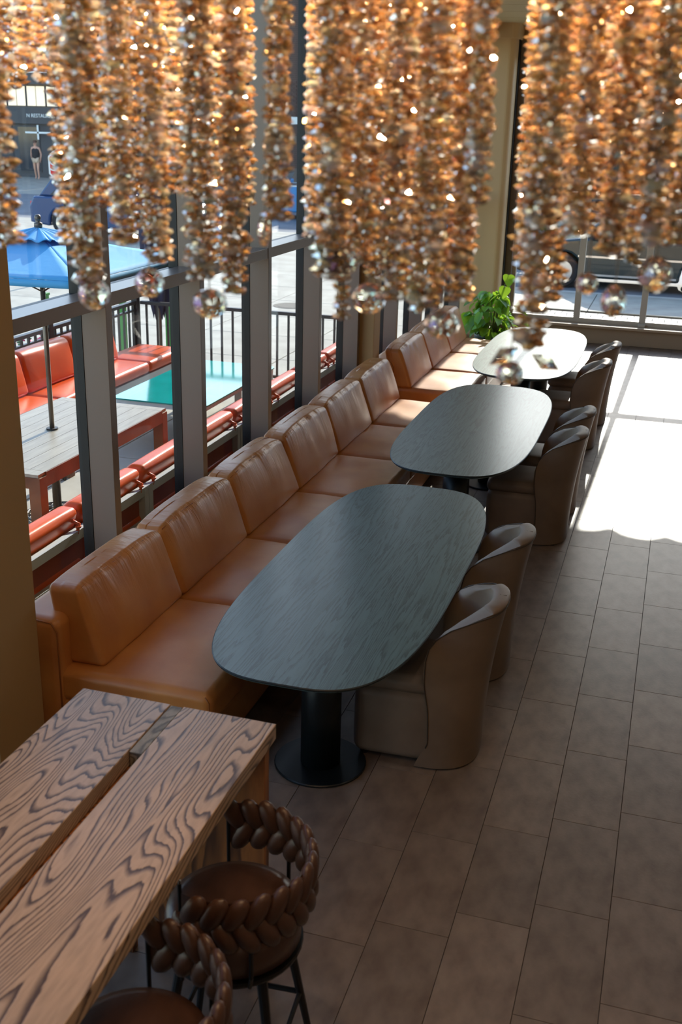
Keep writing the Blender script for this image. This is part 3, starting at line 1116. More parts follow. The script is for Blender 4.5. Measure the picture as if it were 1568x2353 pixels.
M['crystal'] = crystal_material('amber_crystal', 0.62, 1)
cl = bpy.data.materials.new('clear_crystal')
cl.use_nodes = True
_p = cl.node_tree.nodes['Principled BSDF']
_p.inputs['Base Color'].default_value = (0.98, 0.93, 0.87, 1)
_p.inputs['Transmission Weight'].default_value = 1.0
_p.inputs['Roughness'].default_value = 0.0
_p.inputs['IOR'].default_value = 1.6
_p.inputs['Thin Film Thickness'].default_value = 450
_p.inputs['Thin Film IOR'].default_value = 1.9
M['clear'] = cl

FRONT = [(-1.088,1.620,2.789,0.0368),(-0.935,1.620,2.741,0.0362),(-0.921,1.720,2.789,0.0316),(-0.871,1.750,2.760,0.0320),(-0.761,1.680,2.744,0.0349),(-0.715,1.720,2.717,0.0311),(-0.616,1.660,2.851,0.0303),(-0.514,1.620,2.767,0.0378),(-0.518,1.700,2.690,0.0172),(-0.502,1.750,2.781,0.0396),(-0.436,1.720,2.725,0.0355),(-0.371,1.660,2.723,0.0367),(-0.325,1.700,2.736,0.0303),(-0.295,1.620,2.888,0.0267),(-0.192,1.560,2.699,0.0339),(-0.152,1.660,2.850,0.0297),(-0.101,1.700,2.819,0.0326),(-0.047,1.620,2.846,0.0307),(-0.006,1.700,2.840,0.0307)]
BACK = [(-1.382,2.000,2.773,0.0363),(-1.236,1.950,3.075,0.0271),(-1.290,2.100,3.06,0.0273),(-1.195,2.000,2.748,0.0338),(-1.128,2.050,2.825,0.0356),(-1.082,2.100,2.780,0.0382),(-0.953,2.000,2.860,0.0305),(-0.889,2.050,2.725,0.0351),(-0.888,2.200,2.826,0.0276),(-0.670,2.000,2.788,0.0248),(-0.615,2.050,2.758,0.0371),(-0.565,2.100,2.705,0.0380),(-0.495,2.050,2.703,0.0369),(-0.425,2.000,2.726,0.0356),(-0.398,2.100,2.761,0.0318),(-0.386,2.100,3.024,0.0208),(-0.267,2.000,2.767,0.0315),(-0.219,2.050,2.693,0.0324),(-0.168,2.100,2.810,0.0355),(-0.090,2.050,2.772,0.0345),(-0.029,2.000,2.811,0.0332),(-0.764,2.400,2.866,0.0389),(-0.697,2.450,2.838,0.0395),(-0.622,2.400,2.817,0.0385),(-0.555,2.450,2.835,0.0389),(-0.487,2.400,2.859,0.0339),(-0.328,2.400,2.874,0.0332),(-0.262,2.450,2.884,0.0373),(-0.183,2.400,2.872,0.0363),(-0.117,2.450,2.889,0.0367),(-0.036,2.400,2.886,0.0356),(-1.548,2.400,3.054,0.0371),(-1.389,2.400,2.832,0.0397),(-1.272,2.400,2.847,0.0371),(-1.093,2.450,2.842,0.0412),(-0.889,2.400,2.973,0.0291)]
BALLS = [(-0.927,1.620,2.716,0.0269,0.0269),(-0.890,1.750,2.720,0.0270,0.0270),(-0.744,1.680,2.704,0.0307,0.0249),(-0.638,1.660,2.829,0.0118,0.0250),(-0.486,1.750,2.721,0.0290,0.0261),(-0.342,1.660,2.703,0.0286,0.0218),(-0.216,1.560,2.657,0.0216,0.0178),(-0.087,1.700,2.751,0.0198,0.0251),(-0.030,1.620,2.804,0.0247,0.0259),(-0.126,1.660,2.780,0.0165,0.0165),(-0.496,1.620,2.795,0.0268,0.0241)]
SPARSE = [(-1.207,1.800,2.790,0.0211)]
ZT = 3.50
cz = thing('chandelier', 'large chandelier of dense amber crystal strands hanging close in front of the camera', 'chandelier', (0, 0, 0))
rc = random.Random(5)
AMB = [(0.90, 0.50, 0.20), (0.94, 0.58, 0.26), (0.86, 0.44, 0.16), (0.96, 0.66, 0.36), (0.80, 0.46, 0.24)]
CLR = [(0.95, 0.93, 0.90), (0.93, 0.84, 0.72)]
HEX = [(math.cos(k * math.pi / 3 + 0.3), math.sin(k * math.pi / 3 + 0.3)) for k in range(6)]


def navette(mb, tints, c, dirv, r0, r1, wd, ht, tint):
    d = dirv.normalized()
    up = Vector((0, 0, 1)) - d * d.z
    up.normalize()
    sd = d.cross(up)
    vs = [c + d * r0]
    for f, q in ((0.35, 1.0), (0.68, 0.86)):
        vs += [c + d * (r0 + (r1 - r0) * f) + sd * (wd * q * a) + up * (ht * q * b) for a, b in HEX]
    vs.append(c + d * r1)
    fs = []
    for k in range(6):
        l = (k + 1) % 6
        fs += [(0, 1 + l, 1 + k), (1 + k, 1 + l, 7 + l, 7 + k), (13, 7 + k, 7 + l)]
    mb.add(vs, fs)
    tints += [tint] * len(fs)


def strand(P, seg=0.0158):
    x, y_, zb, R = P
    mb, tints = MB(), []
    z = zb + 0.006
    j = 0
    while z < ZT:
        n = 6 if R > 0.022 else 4
        a0 = rc.uniform(0, 6.28)
        rad = R * rc.uniform(0.86, 1.08)
        for k in range(n):
            a = a0 + 2 * math.pi * (k + rc.uniform(-0.2, 0.2)) / n
            d = Vector((math.cos(a), math.sin(a), rc.uniform(-0.32, 0.28)))
            clear = rc.random() < (0.20 if x < -0.55 else 0.12)
            t = rc.choice(CLR if clear else AMB)
            t = tuple(min(1, q * rc.uniform(0.85, 1.1)) for q in t)
            cf = 1.5 if clear else 1.0
            navette(mb, tints, Vector((x + rc.uniform(-.002, .002), y_ + rc.uniform(-.002, .002), z + rc.uniform(-0.003, 0.003))), d, 0.002, rad * rc.uniform(0.8, 1.0), cf * rc.uniform(0.008, 0.0135), cf * rc.uniform(0.0045, 0.0075), t)
        z += seg * rc.uniform(0.93, 1.07)
        j += 1
    o = mb.build('crystal_strand', M['crystal'], cz)
    o['kind'] = 'stuff'
    at = o.data.attributes.new('tint', 'FLOAT_COLOR', 'FACE')
    flat = []
    for t in tints:
        flat += [*t, 1.0]
    at.data.foreach_set('color', flat)
    MB().tube([(x, y_, zb), (x, y_, ZT)], 0.0011, 5).build('string', M['wire'], o)
    return o


front_o = [strand(p) for p in FRONT]
for p in BACK:
    strand(p)
for p in SPARSE:
    strand(p, 0.036)


def facet_ball(x, y_, z, rx, rz, par):
    mb = MB()
    vs, fs = [], []
    n, m_ = 10, 6
    for j in range(m_ + 1):
        ph = -math.pi / 2 + math.pi * j / m_
        off = 0.5 * (j % 2)
        for i in range(n):
            a = 2 * math.pi * (i + off) / n
            vs.append((x + rx * max(0.1, math.cos(ph)) * math.cos(a), y_ + rx * max(0.1, math.cos(ph)) * math.sin(a), z + rz * math.sin(ph)))
    for j in range(m_):
        for i in range(n):
            q = (i + 1) % n
            A_, B_, C_, D_ = j * n + i, j * n + q, (j + 1) * n + q, (j + 1) * n + i
            if j % 2 == 0:
                fs += [(A_, B_, D_), (B_, C_, D_)]
            else:
                fs += [(A_, B_, C_), (A_, C_, D_)]
    fs.append(tuple(reversed(range(n))))
    fs.append(tuple(range(m_ * n, m_ * n + n)))
    mb.add(vs, fs)
    mb.build('crystal_drop', M['clear'], par)
    MB().tube([(x, y_, z + rz), (x, y_, z + rz + 0.06)], 0.0012, 5).build('hook', M['wire'], par)


for b in BALLS:
    par = min(front_o, key=lambda o: (o.data.vertices[0].co.x - b[0]) ** 2 + (o.data.vertices[0].co.y - b[1]) ** 2)
    facet_ball(*b, par)
# two flat kite crystals that close the lowest strand
for (dx, dz, tl) in ((0.030, -0.012, 0.5), (-0.030, -0.008, -0.6)):
    mb = MB()
    c0 = Vector((-0.196 + dx, 1.56, 2.69 + dz))
    u = Vector((math.cos(tl), 0.2, -math.sin(tl))).normalized()
    v_ = Vector((math.sin(tl), 0.1, math.cos(tl))).normalized()
    q = [c0 - u * 0.026, c0 - v_ * 0.013, c0 + u * 0.026, c0 + v_ * 0.013]
    nrm = u.cross(v_) * 0.006
    mb.add(q + [c0 + nrm, c0 - nrm], [(0, 1, 4), (1, 2, 4), (2, 3, 4), (3, 0, 4), (1, 0, 5), (2, 1, 5), (3, 2, 5), (0, 3, 5)])
    mb.build('kite_crystal', M['clear'], front_o[14])
fr_ = MB()
for yy in (1.5, 2.05, 2.6):
    fr_.box(-1.75, 0.25, yy - 0.012, yy + 0.012, ZT, ZT + 0.03)
for xx in (-1.75, -0.75, 0.25):
    fr_.box(xx - 0.012, xx + 0.012, 1.5, 2.6, ZT, ZT + 0.03)
fr_.build('frame', M['brass'], cz)
for xx in (-1.5, 0.0):
    MB().tube([(xx, 2.05, ZT + 0.02), (xx, 2.05, 4.27)], 0.008, 8).build('rod', M['brass'], cz)
MB().box(-1.6, 0.1, 1.95, 2.15, 4.235, 4.266).build('ceiling_plate', M['brass'], cz)
M['bulb'] = mat('warm_bulb', (255, 220, 170), 0.4, emit=((255, 190, 110), 25.0))
for i, (xx, yy) in enumerate(((-1.35, 1.82), (-0.83, 1.86), (-0.26, 1.84), (0.1, 1.85), (-0.6, 2.25), (-1.1, 2.25), (-0.12, 2.25))):
    MB().lathe([(0.0, ZT - 0.09), (0.018, ZT - 0.075), (0.024, ZT - 0.05), (0.014, ZT - 0.02), (0.012, ZT)], 14, (xx, yy, 0)).build('bulb', M['bulb'], cz, smooth=True)
    ld = bpy.data.lights.new('bulb_light', 'POINT')
    ld.energy, ld.color, ld.shadow_soft_size = 9, (1.0, 0.70, 0.42), 0.03
    lo = bpy.data.objects.new('bulb_light', ld)
    COL.objects.link(lo)
    lo.parent = cz
    lo.location = (xx, yy, ZT - 0.16)

# ================================================================ TERRACE
def patio_table():
    t = thing('patio_table', 'slatted grey topped terrace table with red brown legs, pierced by the parasol pole', 'table', (-4.43, 6.99, 0))
    L, W, Z = 0.975, 0.50, 0.70
    n = 8
    wd = 2 * (W - 0.012) / n
    for i in range(n):
        a = -W + 0.012 + i * wd
        MB().box(a + 0.0015, a + wd - 0.0015, -L + 0.1, L - 0.1, Z - 0.022, Z).build('slat', M['plank'], t)
    for s in (-1, 1):
        MB().box(-W + 0.012, W - 0.012, s * (L - 0.05) - 0.047, s * (L - 0.05) + 0.047, Z - 0.022, Z).build('end_board', M['plank'], t)
        MB().box(-W + 0.09, W - 0.09, s * (L - 0.015) - 0.012, s * (L - 0.015) + 0.012, Z - 0.105, Z - 0.024).build('apron', M['tablewood'], t)
        MB().box(s * (W - 0.015) - 0.014, s * (W - 0.015) + 0.014, -L + 0.09, L - 0.09, Z - 0.105, Z - 0.001).build('apron', M['tablewood'], t)
        for q in (-1, 1):
            MB().box(s * (W - 0.045) - 0.045, s * (W - 0.045) + 0.045, q * (L - 0.045) - 0.045, q * (L - 0.045) + 0.045, 0, Z - 0.024).build('leg', M['tablewood'], t, bevel=0.003)
    MB().lathe([(0.03, 0), (0.045, 0), (0.045, 0.012), (0.03, 0.012)], 20, (-0.03, 0.06, Z)).build('parasol_ring', M['gasket'], t)
    return t


patio_table()
pu = thing('parasol', 'open sky blue canvas parasol standing through the slatted terrace table', 'umbrella', (-4.46, 7.05, 0))
ZE, ZP, HW = 1.97, 2.20, 0.77


def canopy(n_, z0, z1, h0, sag, ruffle=0.0):
    mb = MB()
    N_ = 16

    def P(side, u, v):
        c = [(-1, -1), (1, -1), (1, 1), (-1, 1)]
        a, b = Vector(c[side]), Vector(c[(side + 1) % 4])
        e = a.lerp(b, u) * h0
        p = e * v
        z = z1 + (z0 - z1) * v
        bow = 4 * u * (1 - u)
        z -= sag * bow * v * (1.6 - v) * 0.9
        p *= 1 - 0.05 * bow * v
        z += ruffle * v * math.sin(u * 22) + 0.004 * mnoise.noise(Vector((p.x * 9, p.y * 9, 1.0)))
        return Vector((p.x, p.y, z))
    for sd in range(4):
        mb.grid(lambda u, v, sd=sd: P(sd, u, v), N_, 10)
    return mb


cn = canopy(0, ZE, ZP - 0.03, HW, 0.03).build('canopy', M['bluefabric'], pu, smooth=True)
so = cn.modifiers.new('cloth', 'SOLIDIFY')
so.thickness = 0.004
vn = canopy(0, ZP - 0.055, ZP + 0.015, 0.24, 0.01, 0.012).build('vent', M['bluefabric'], cn, smooth=True)
so = vn.modifiers.new('cloth', 'SOLIDIFY')
so.thickness = 0.004
for sd in range(4):
    c = [(-1, -1), (1, -1), (1, 1), (-1, 1)]
    a, b = Vector(c[sd]) * HW, Vector(c[(sd + 1) % 4]) * HW
    mb = MB()
    mb.grid(lambda u, v, a=a, b=b: Vector((*(a.lerp(b, u) * (1 - 0.2 * u * (1 - u))), ZE - 0.0 - 0.05 * v - 0.03 * 4 * u * (1 - u) * 0.55)), 12, 2)
    h = mb.build('hem', M['bluefabric'], cn, smooth=True)
    so = h.modifiers.new('cloth', 'SOLIDIFY')
    so.thickness = 0.004
    MB().tube([(0, 0, ZP - 0.06), (a.x, a.y, ZE - 0.008)], 0.007, 6).build('rib', M['polemetal'], pu)
    MB().tube([(0, 0, ZE - 0.22), (a.x * 0.5, a.y * 0.5, (ZP + ZE) / 2 - 0.03)], 0.006, 6).build('strut', M['polemetal'], pu)
MB().tube([(0, 0, 0.30), (0, 0, ZP + 0.01)], 0.019, 12).build('pole', M['polemetal'], pu, smooth=True)
MB().lathe([(0.0, 0), (0.03, 0.0), (0.03, 0.03), (0.015, 0.035), (0.02, 0.05), (0.024, 0.065), (0.018, 0.085), (0.0, 0.09)], 16, (0, 0, ZP + 0.015)).build('finial', M['polemetal'], pu, smooth=True)
bs = thing('base', None, None)
bs.parent = pu
MB().lathe([(0.034, 0.02), (0.034, 0.36), (0.04, 0.365), (0.04, 0.39), (0.022, 0.40)], 18).build('sleeve', M['polemetal'], bs, smooth=True)
MB().tube([(0.03, 0, 0.31), (0.075, 0, 0.31)], 0.008, 8).lathe([(0.0, 0), (0.02, 0), (0.02, 0.012), (0, 0.012)], 10, M=T(0.075, 0, 0.31, 0, math.pi / 2, 0)).build('clamp_knob', M['iron'], bs)
rg = MB()
for r_ in (0.24, 0.08):
    rg.tube([(r_ * math.cos(2 * math.pi * k / 40), r_ * math.sin(2 * math.pi * k / 40), 0.015) for k in range(40)], 0.010, 6, closed=True)
for k in range(12):
    a = 2 * math.pi * k / 12
    for rr, off in ((0.055, 0.185), (0.035, 0.13)):
        cx, cy = off * math.cos(a), off * math.sin(a)
        rg.tube([(cx + rr * math.cos(2 * math.pi * q / 14), cy + rr * math.sin(2 * math.pi * q / 14), 0.015) for q in range(14)], 0.006, 5, closed=True)
rg.build('scroll_plate', M['iron'], bs, smooth=True)


def sofa(name, label, y0, n, pitch, xb, xf, zs, zb, nback, face=1, group=None, framed=False):
    """outdoor sofa along y; xb = its back, xf = its front"""
    t = thing(name, label, 'sofa', (0, y0, 0), group=group)
    L = n * pitch
    sx = 1 if xf > xb else -1
    lo, hi = min(xb, xf), max(xb, xf)
    fr = MB()
    for y_ in (0.0, L):
        for x in (lo + 0.025, hi - 0.025):
            yy = max(0.025, min(L - 0.025, y_))
            MB().box(x - 0.024, x + 0.024, yy - 0.024, yy + 0.024, 0, zs - 0.13).build('leg', M['whitemetal'], t)
    for x in (lo + 0.025, hi - 0.025):
        MB().box(x - 0.0235, x + 0.0235, 0.05, L - 0.05, zs - 0.20, zs - 0.135).build('side_rail', M['whitemetal'], t)
    ns = 7
    for k in range(ns):
        x = lo + 0.08 + (hi - lo - 0.16) * k / (ns - 1)
        MB().box(x - 0.022, x + 0.022, 0.0, L, zs - 0.135, zs - 0.122).build('slat', M['whitemetal'], t)
    for i in range(n):
        a, b = i * pitch, (i + 1) * pitch
        MB().rbox(lo + 0.01, hi + (0.02 if sx > 0 else -0.01), a + 0.004, b - 0.004, zs - 0.12, zs, 0.045, 3, puff=(0.0, 0.0, 0.012), seg=5).build('seat_cushion', M['redvinyl'], t, smooth=True)
    for i in range(nback):
        a, b = i * pitch, (i + 1) * pitch

        def fb(P):
            h = (P.z - zs) / (zb - zs)
            return Vector((P.x - sx * 0.10 * h, P.y, P.z))
        x0_, x1_ = (xb + 0.02, xb + 0.17) if sx > 0 else (xb - 0.17, xb - 0.02)
        bc = MB().rbox(x0_ + 0.09 * sx, x1_ + 0.09 * sx, a + 0.004, b - 0.004, zs + 0.006, zb, 0.05, 3, puff=(0.015, 0, 0.006), seg=5, fn=fb).build('back_cushion', M['redvinyl'], t, smooth=True)
        if framed:
            xk = xb - sx * 0.005
            for y_ in (a + 0.09, b - 0.09):
                MB().tube([(xb + sx * 0.05, y_, zb - 0.06), (xb - sx * 0.012, y_ + 0.015, zb - 0.09), (xb - sx * 0.014, y_ - 0.02, zb - 0.14)], 0.012, 6).tube(
                    [(xk - sx * 0.010 + 0.013 * math.cos(q), y_ + 0.017 * math.sin(q), zb - 0.10) for q in [k * 0.9 for k in range(7)]], 0.007, 6, closed=True).build('tied_strap', M['redvinyl'], bc, smooth=True)
    if framed:
        x = xb
        for y_ in (0.03, L - 0.03):
            MB().box(x - 0.024, x + 0.024, y_ - 0.028, y_ + 0.028, 0.0, 0.625).build('back_post', M['whitemetal'], t)
        for (z0, z1) in ((0.565, 0.625), (0.33, 0.39), (0.03, 0.08)):
            MB().box(x - 0.023, x + 0.023, 0.06, L - 0.06, z0, z1).build('back_rail', M['whitemetal'], t)
        MB().box(x - sx * 0.0 + (0.024 if sx > 0 else -0.034), x + (0.034 if sx > 0 else -0.024), 0.06, L - 0.06, 0.08, 0.565).build('back_panel', M['redback'], t)
    return t


sofa('outdoor_sofa', 'orange red outdoor sofa on a white frame along the far railing', 7.95, 4, 0.9, -6.06, -5.46, 0.43, 0.83, 3)
gs = 'outdoor sofas with their backs to the side window'
for k, lb in enumerate(('orange red outdoor sofa against the window nearest the ochre pillar, beside the slatted table', 'orange red outdoor sofa against the window, second from the pillar, behind the first window post',
                        'orange red outdoor sofa against the window, third from the pillar, beside the teal table', 'orange red outdoor sofa against the window, last of the row, by the brown column')):
    sofa('outdoor_sofa', lb, 4.655 + 1.65 * k, 2, 0.822, -3.29, -3.92, 0.43, 0.745, 2, group=gs, framed=True)

tt = thing('coffee_table', 'low terrace table with a glossy teal top and white legs', 'table', (-4.54, 9.95, 0))
MB().slab(sup(0.49, 0.955, 24, 64), 0.436, 0.45).build('top', M['teal'], tt, bevel=0.002)
MB().box(-0.46, 0.46, -0.93, 0.93, 0.385, 0.435).build('apron', M['whitemetal'], tt)
for sx in (-0.43, 0.43):
    for sy in (-0.9, 0.9, 0.0):
        MB().box(sx - 0.028, sx + 0.028, sy - 0.028, sy + 0.028, 0, 0.386).build('leg', M['whitemetal'], tt)


def railing(name, label, p0, p1, n, posts, mid=True):
    t = thing(name, label, 'railing', (0, 0, 0), group=None)
    p0, p1 = Vector(p0), Vector(p1)
    d = (p1 - p0)
    ang = math.atan2(d.y, d.x)
    L = d.length
    Mx = T(p0.x, p0.y, 0, 0, 0, ang)
    MB().box(0, L, -0.03, 0.03, 0.845, 0.885, Mx).build('top_rail', M['railmetal'], t, bevel=0.004)
    if mid:
        MB().box(0, L, -0.018, 0.018, 0.76, 0.785, Mx).build('mid_rail', M['railmetal'], t)
    MB().box(0, L, -0.018, 0.018, 0.09, 0.125, Mx).build('bottom_rail', M['railmetal'], t)
    bm = MB().box(-0.011, 0.011, -0.011, 0.011, 0.125, 0.845).mesh('baluster', M['railmetal'])
    for i in range(n):
        o = bpy.data.objects.new('baluster', bm)
        COL.objects.link(o)
        o.parent = t
        o.location = p0 + d * ((i + 0.5) / n)
        o.rotation_euler = (0, 0, ang)
    for f in posts:
        q = p0 + d * f
        MB().box(-0.04, 0.04, -0.04, 0.04, 0, 0.94, T(q.x, q.y, 0, 0, 0, ang)).box(-0.05, 0.05, -0.05, 0.05, 0.94, 0.965, T(q.x, q.y, 0, 0, 0, ang)).build('post', M['railmetal'], t, bevel=0.004)
    return t


railing('railing', 'dark metal railing behind the far orange red sofa', (-6.22, 4.0, 0), (-6.22, 11.85, 0), 62, (0.0, 0.25, 0.5, 0.75, 0.999))
railing('railing', 'dark metal railing across the end of the terrace beyond the teal table', (-6.15, 11.85, 0), (-3.2, 11.85, 0), 21, (0.995,), False)

nu = thing('parasol', 'closed dark navy parasol behind the end of the far sofa', 'umbrella', (-6.05, 12.15, 0))
MB().tube([(0, 0, 0.05), (0, 0, 2.5)], 0.02, 10).build('pole', M['polemetal'], nu)
mb = MB()
mb.grid(lambda u, v: Vector(((0.05 + 0.14 * math.sin(math.pi * min(1, 0.2 + 0.75 * v)) * (1 + 0.28 * math.sin(u * 2 * math.pi * 6))) * math.cos(u * 2 * math.pi),
                             (0.05 + 0.14 * math.sin(math.pi * min(1, 0.2 + 0.75 * v)) * (1 + 0.28 * math.sin(u * 2 * math.pi * 6))) * math.sin(u * 2 * math.pi),
                             2.45 - (1.75 + 0.08 * math.sin(u * 2 * math.pi * 6)) * v)), 48, 14, closed_u=True)
mb.build('canopy', M['navyfabric'], nu, smooth=True)
MB().lathe([(0.0, 0), (0.25, 0), (0.25, 0.05), (0.03, 0.06)], 24).build('base', M['iron'], nu)

for i, (x, y, h) in enumerate(((-7.75, 12.3, 0.78), (-6.75, 12.5, 0.78), (-6.35, 13.0, 0.75))):
    tag(MB().box(-0.035, 0.035, -0.035, 0.035, 0, h).box(-0.045, 0.045, -0.045, 0.045, h, h + 0.03).build('bollard', M['green'], loc=(x, y, 0), bevel=0.004),
        ('green bollard beyond the railing, farthest from the building', 'green bollard beyond the railing, between the two others', 'green bollard beyond the railing, closest to the navy parasol')[i], 'bollard', 'green bollards beyond the railing')
fl = thing('flower_planter', 'planter of pink flowers behind the terrace railing', 'planter', (-6.5, 9.55, 0))
MB().box(-0.16, 0.16, -0.7, 0.7, 0, 0.5).build('trough', M['iron'], fl, bevel=0.01)
rf = random.Random(3)
mbf, mbg = MB(), MB()
for i in range(150):
    x, y_, z = rf.uniform(-0.16, 0.16), rf.uniform(-0.7, 0.7), 0.50 + rf.uniform(0, 0.24)
    tgt = mbf if (rf.random() < 0.55 and z > 0.58) else mbg
    r_ = rf.uniform(0.022, 0.045)
    a = rf.uniform(0, 3)
    q = [(x + r_ * math.cos(a + k * 1.2566), y_ + r_ * math.sin(a + k * 1.2566), z + rf.uniform(-0.015, 0.015)) for k in range(5)]
    tgt.add(q + [(x, y_, z + 0.02), (x, y_, z - 0.012)], [(k, (k + 1) % 5, 5) for k in range(5)] + [((k + 1) % 5, k, 6) for k in range(5)])
for nm, b_, m_ in (('blossoms', mbf, M['pink']), ('foliage', mbg, M['foliage'])):
    o = b_.build(nm, m_, fl)
    o['kind'] = 'stuff'

# ================================================================ STREET
def car(name, label, loc, rz, paint, L=4.5, H_=1.45, open_top=False, cat='car', W=1.8, trim=False):
    t = thing(name, label, cat, loc, rz)
    # profile in (x, z), the car's nose at -x
    wb = (-L * 0.30, L * 0.29)
    wr = 0.33
    belt = H_ * 0.62 if not open_top else H_ * 0.8
    body = [(-L / 2, 0.30)]

    def arch(cx):
        out = []
        for k in range(9):
            a = math.pi - math.pi * k / 8
            out.append((cx + (wr + 0.06) * math.cos(a), 0.32 + (wr + 0.06) * math.sin(a)))
        return out
    body += [(wb[0] - wr - 0.06, 0.22)] + arch(wb[0]) + [(wb[0] + wr + 0.06, 0.22), (wb[1] - wr - 0.06, 0.22)] + arch(wb[1]) + [(wb[1] + wr + 0.06, 0.22), (L / 2, 0.30),
             (L / 2 + 0.02, belt * 0.75), (L / 2 - 0.10, belt), (-L * 0.22, belt), (-L * 0.44, belt * 0.86), (-L / 2, belt * 0.62)]
    MB().prism(body, -W / 2, W / 2).build('body', paint, t, bevel=0.05)
    if not open_top:
        cab = [(-L * 0.24, belt - 0.01), (-L * 0.10, H_ * 0.97), (0.0, H_), (L * 0.26, H_ * 0.985), (L * 0.36, H_ * 0.93), (L * 0.46, belt - 0.01)]
        MB().prism(cab, -W / 2 + 0.12, W / 2 - 0.12).build('cabin', paint, t, bevel=0.05)
        for s in (-1, 1):
            y_ = s * (W / 2 - 0.115)
            ya, yb = (y_ - 0.012, y_ + 0.004) if s > 0 else (y_ - 0.004, y_ + 0.012)
            MB().prism([(-L * 0.20, belt + 0.03), (-L * 0.085, H_ * 0.93), (L * 0.02, H_ * 0.94), (L * 0.02, belt + 0.03)], ya, yb).build('side_window', M['darkglass'], t)
            MB().prism([(L * 0.035, belt + 0.03), (L * 0.035, H_ * 0.94), (L * 0.26, H_ * 0.93), (L * 0.38, belt + 0.03)], ya, yb).build('side_window', M['darkglass'], t)
        sl_ = math.atan2(H_ * 0.97 - belt, L * 0.14)
        MB().box(-0.32, 0.32, -W / 2 + 0.2, W / 2 - 0.2, 0, 0.012, T(-L * 0.17, 0, (belt + H_ * 0.97) / 2 + 0.015, 0, -sl_, 0)).build('windscreen', M['darkglass'], t)
    else:
        MB().box(-L * 0.15, L * 0.30, -W / 2 + 0.14, W / 2 - 0.14, belt - 0.005, belt + 0.012).build('cockpit', M['gasket'], t)
        MB().box(-0.012, 0.012, -W / 2 + 0.12, W / 2 - 0.12, 0, 0.42, T(-L * 0.17, 0, belt, 0, 0.5, 0)).build('windscreen', M['darkglass'], t)
        for s in (-1, 1):
            MB().box(-L * 0.40, L * 0.44, s * (W / 2 - 0.03) - 0.03, s * (W / 2 - 0.03) + 0.03, belt - 0.01, belt + 0.03).build('belt_trim', M['white'], t)
            MB().rbox(0.05, 0.55, s * 0.4 - 0.22, s * 0.4 + 0.22, belt - 0.1, belt + 0.28, 0.08, 2).build('seat', M['gasket'], t, smooth=True)
    for cx in wb:
        for s in (-1, 1):
            wh = MB().lathe([(wr * 0.62, -0.11), (wr * 0.92, -0.11), (wr, -0.085), (wr, 0.085), (wr * 0.92, 0.11), (wr * 0.62, 0.11)], 28, M=T(cx, s * (W / 2 - 0.12), wr, math.pi / 2, 0, 0)).build('wheel', M['tyre'], t)
            rim = MB().lathe([(wr * 0.56, 0.09), (wr * 0.64, 0.09), (wr * 0.64, 0.118), (wr * 0.56, 0.118)], 28, M=T(cx, s * (W / 2 - 0.12), wr, -s * math.pi / 2, 0, 0))
            for k in range(5):
                a = 2 * math.pi * k / 5
                rim.box(0.03, wr * 0.6, -0.028, 0.028, 0.095, 0.112, T(cx, s * (W / 2 - 0.12), wr, -s * math.pi / 2, 0, 0) @ T(0, 0, 0, 0, 0, a))
            rim.lathe([(0.0, 0.085), (0.06, 0.085), (0.05, 0.12), (0.0, 0.12)], 14, M=T(cx, s * (W / 2 - 0.12), wr, -s * math.pi / 2, 0, 0))
            rim.build('rim', M['chrome'], wh)
    for s in (-1, 1):
        MB().rbox(-L / 2 - 0.02, -L / 2 + 0.10, s * W * 0.36 - 0.16, s * W * 0.36 + 0.16, belt * 0.62, belt * 0.78, 0.03, 2).build('headlight', M['white'], t, smooth=True)
        MB().rbox(L / 2 - 0.06, L / 2 + 0.04, s * W * 0.38 - 0.13, s * W * 0.38 + 0.13, belt * 0.66, belt * 0.86, 0.02, 2).build('tail_light', M['signred'], t, smooth=True)
        MB().rbox(-L * 0.19, -L * 0.14, s * (W / 2 + 0.06) - 0.07, s * (W / 2 + 0.06) + 0.07, belt + 0.02, belt + 0.14, 0.03, 2).build('mirror', paint, t, smooth=True)
        if trim:
            MB().box(wb[0] + 0.45, wb[1] - 0.45, s * (W / 2 + 0.006) - 0.012, s * (W / 2 + 0.006) + 0.012, 0.27, 0.31).build('sill_trim', M['chrome'], t)
            MB().box(wb[0] + 0.3, wb[1] + 0.9, s * (W / 2 + 0.006) - 0.01, s * (W / 2 + 0.006) + 0.01, 0.62, 0.66).build('side_moulding', M['chrome'], t)
    for x in (-L / 2 - 0.03, L / 2 - 0.06):
        MB().rbox(x, x + 0.09, -W / 2 + 0.04, W / 2 - 0.04, 0.30, 0.46, 0.03, 2).build('bumper', M['chrome'] if trim else paint, t, smooth=True)
    return t


M['navy_paint'] = mat('navy_car_paint', (26, 62, 108), 0.22, coat=0.6)
M['sky_paint'] = mat('sky_blue_car_paint', (60, 140, 196), 0.25, coat=0.6)
M['dark_paint'] = mat('black_green_car_paint', (38, 50, 50), 0.2, coat=0.6)
M['slate_paint'] = mat('slate_car_paint', (52, 58, 68), 0.2, coat=0.6)
car('car', 'navy car waiting at the crossing beyond the blue parasol', (-14.05, 26.3, 0), math.radians(183), M['navy_paint'], 4.4, 1.55)
car('car', 'open topped sky blue car with white trim on the road, driver inside', (-11.6, 34.0, 0), math.radians(8), M['sky_paint'], 4.6, 1.25, True)
car('car', 'dark green black car with chrome sill parked outside the far window, wheel behind the plant', (-0.86, 23.1, -0.06), 0, M['dark_paint'], 4.5, 1.6, trim=True)
car('car', 'slate car parked outside the far window, to the right of the dark green car', (4.4, 23.2, -0.06), 0, M['slate_paint'], 4.4, 1.5)


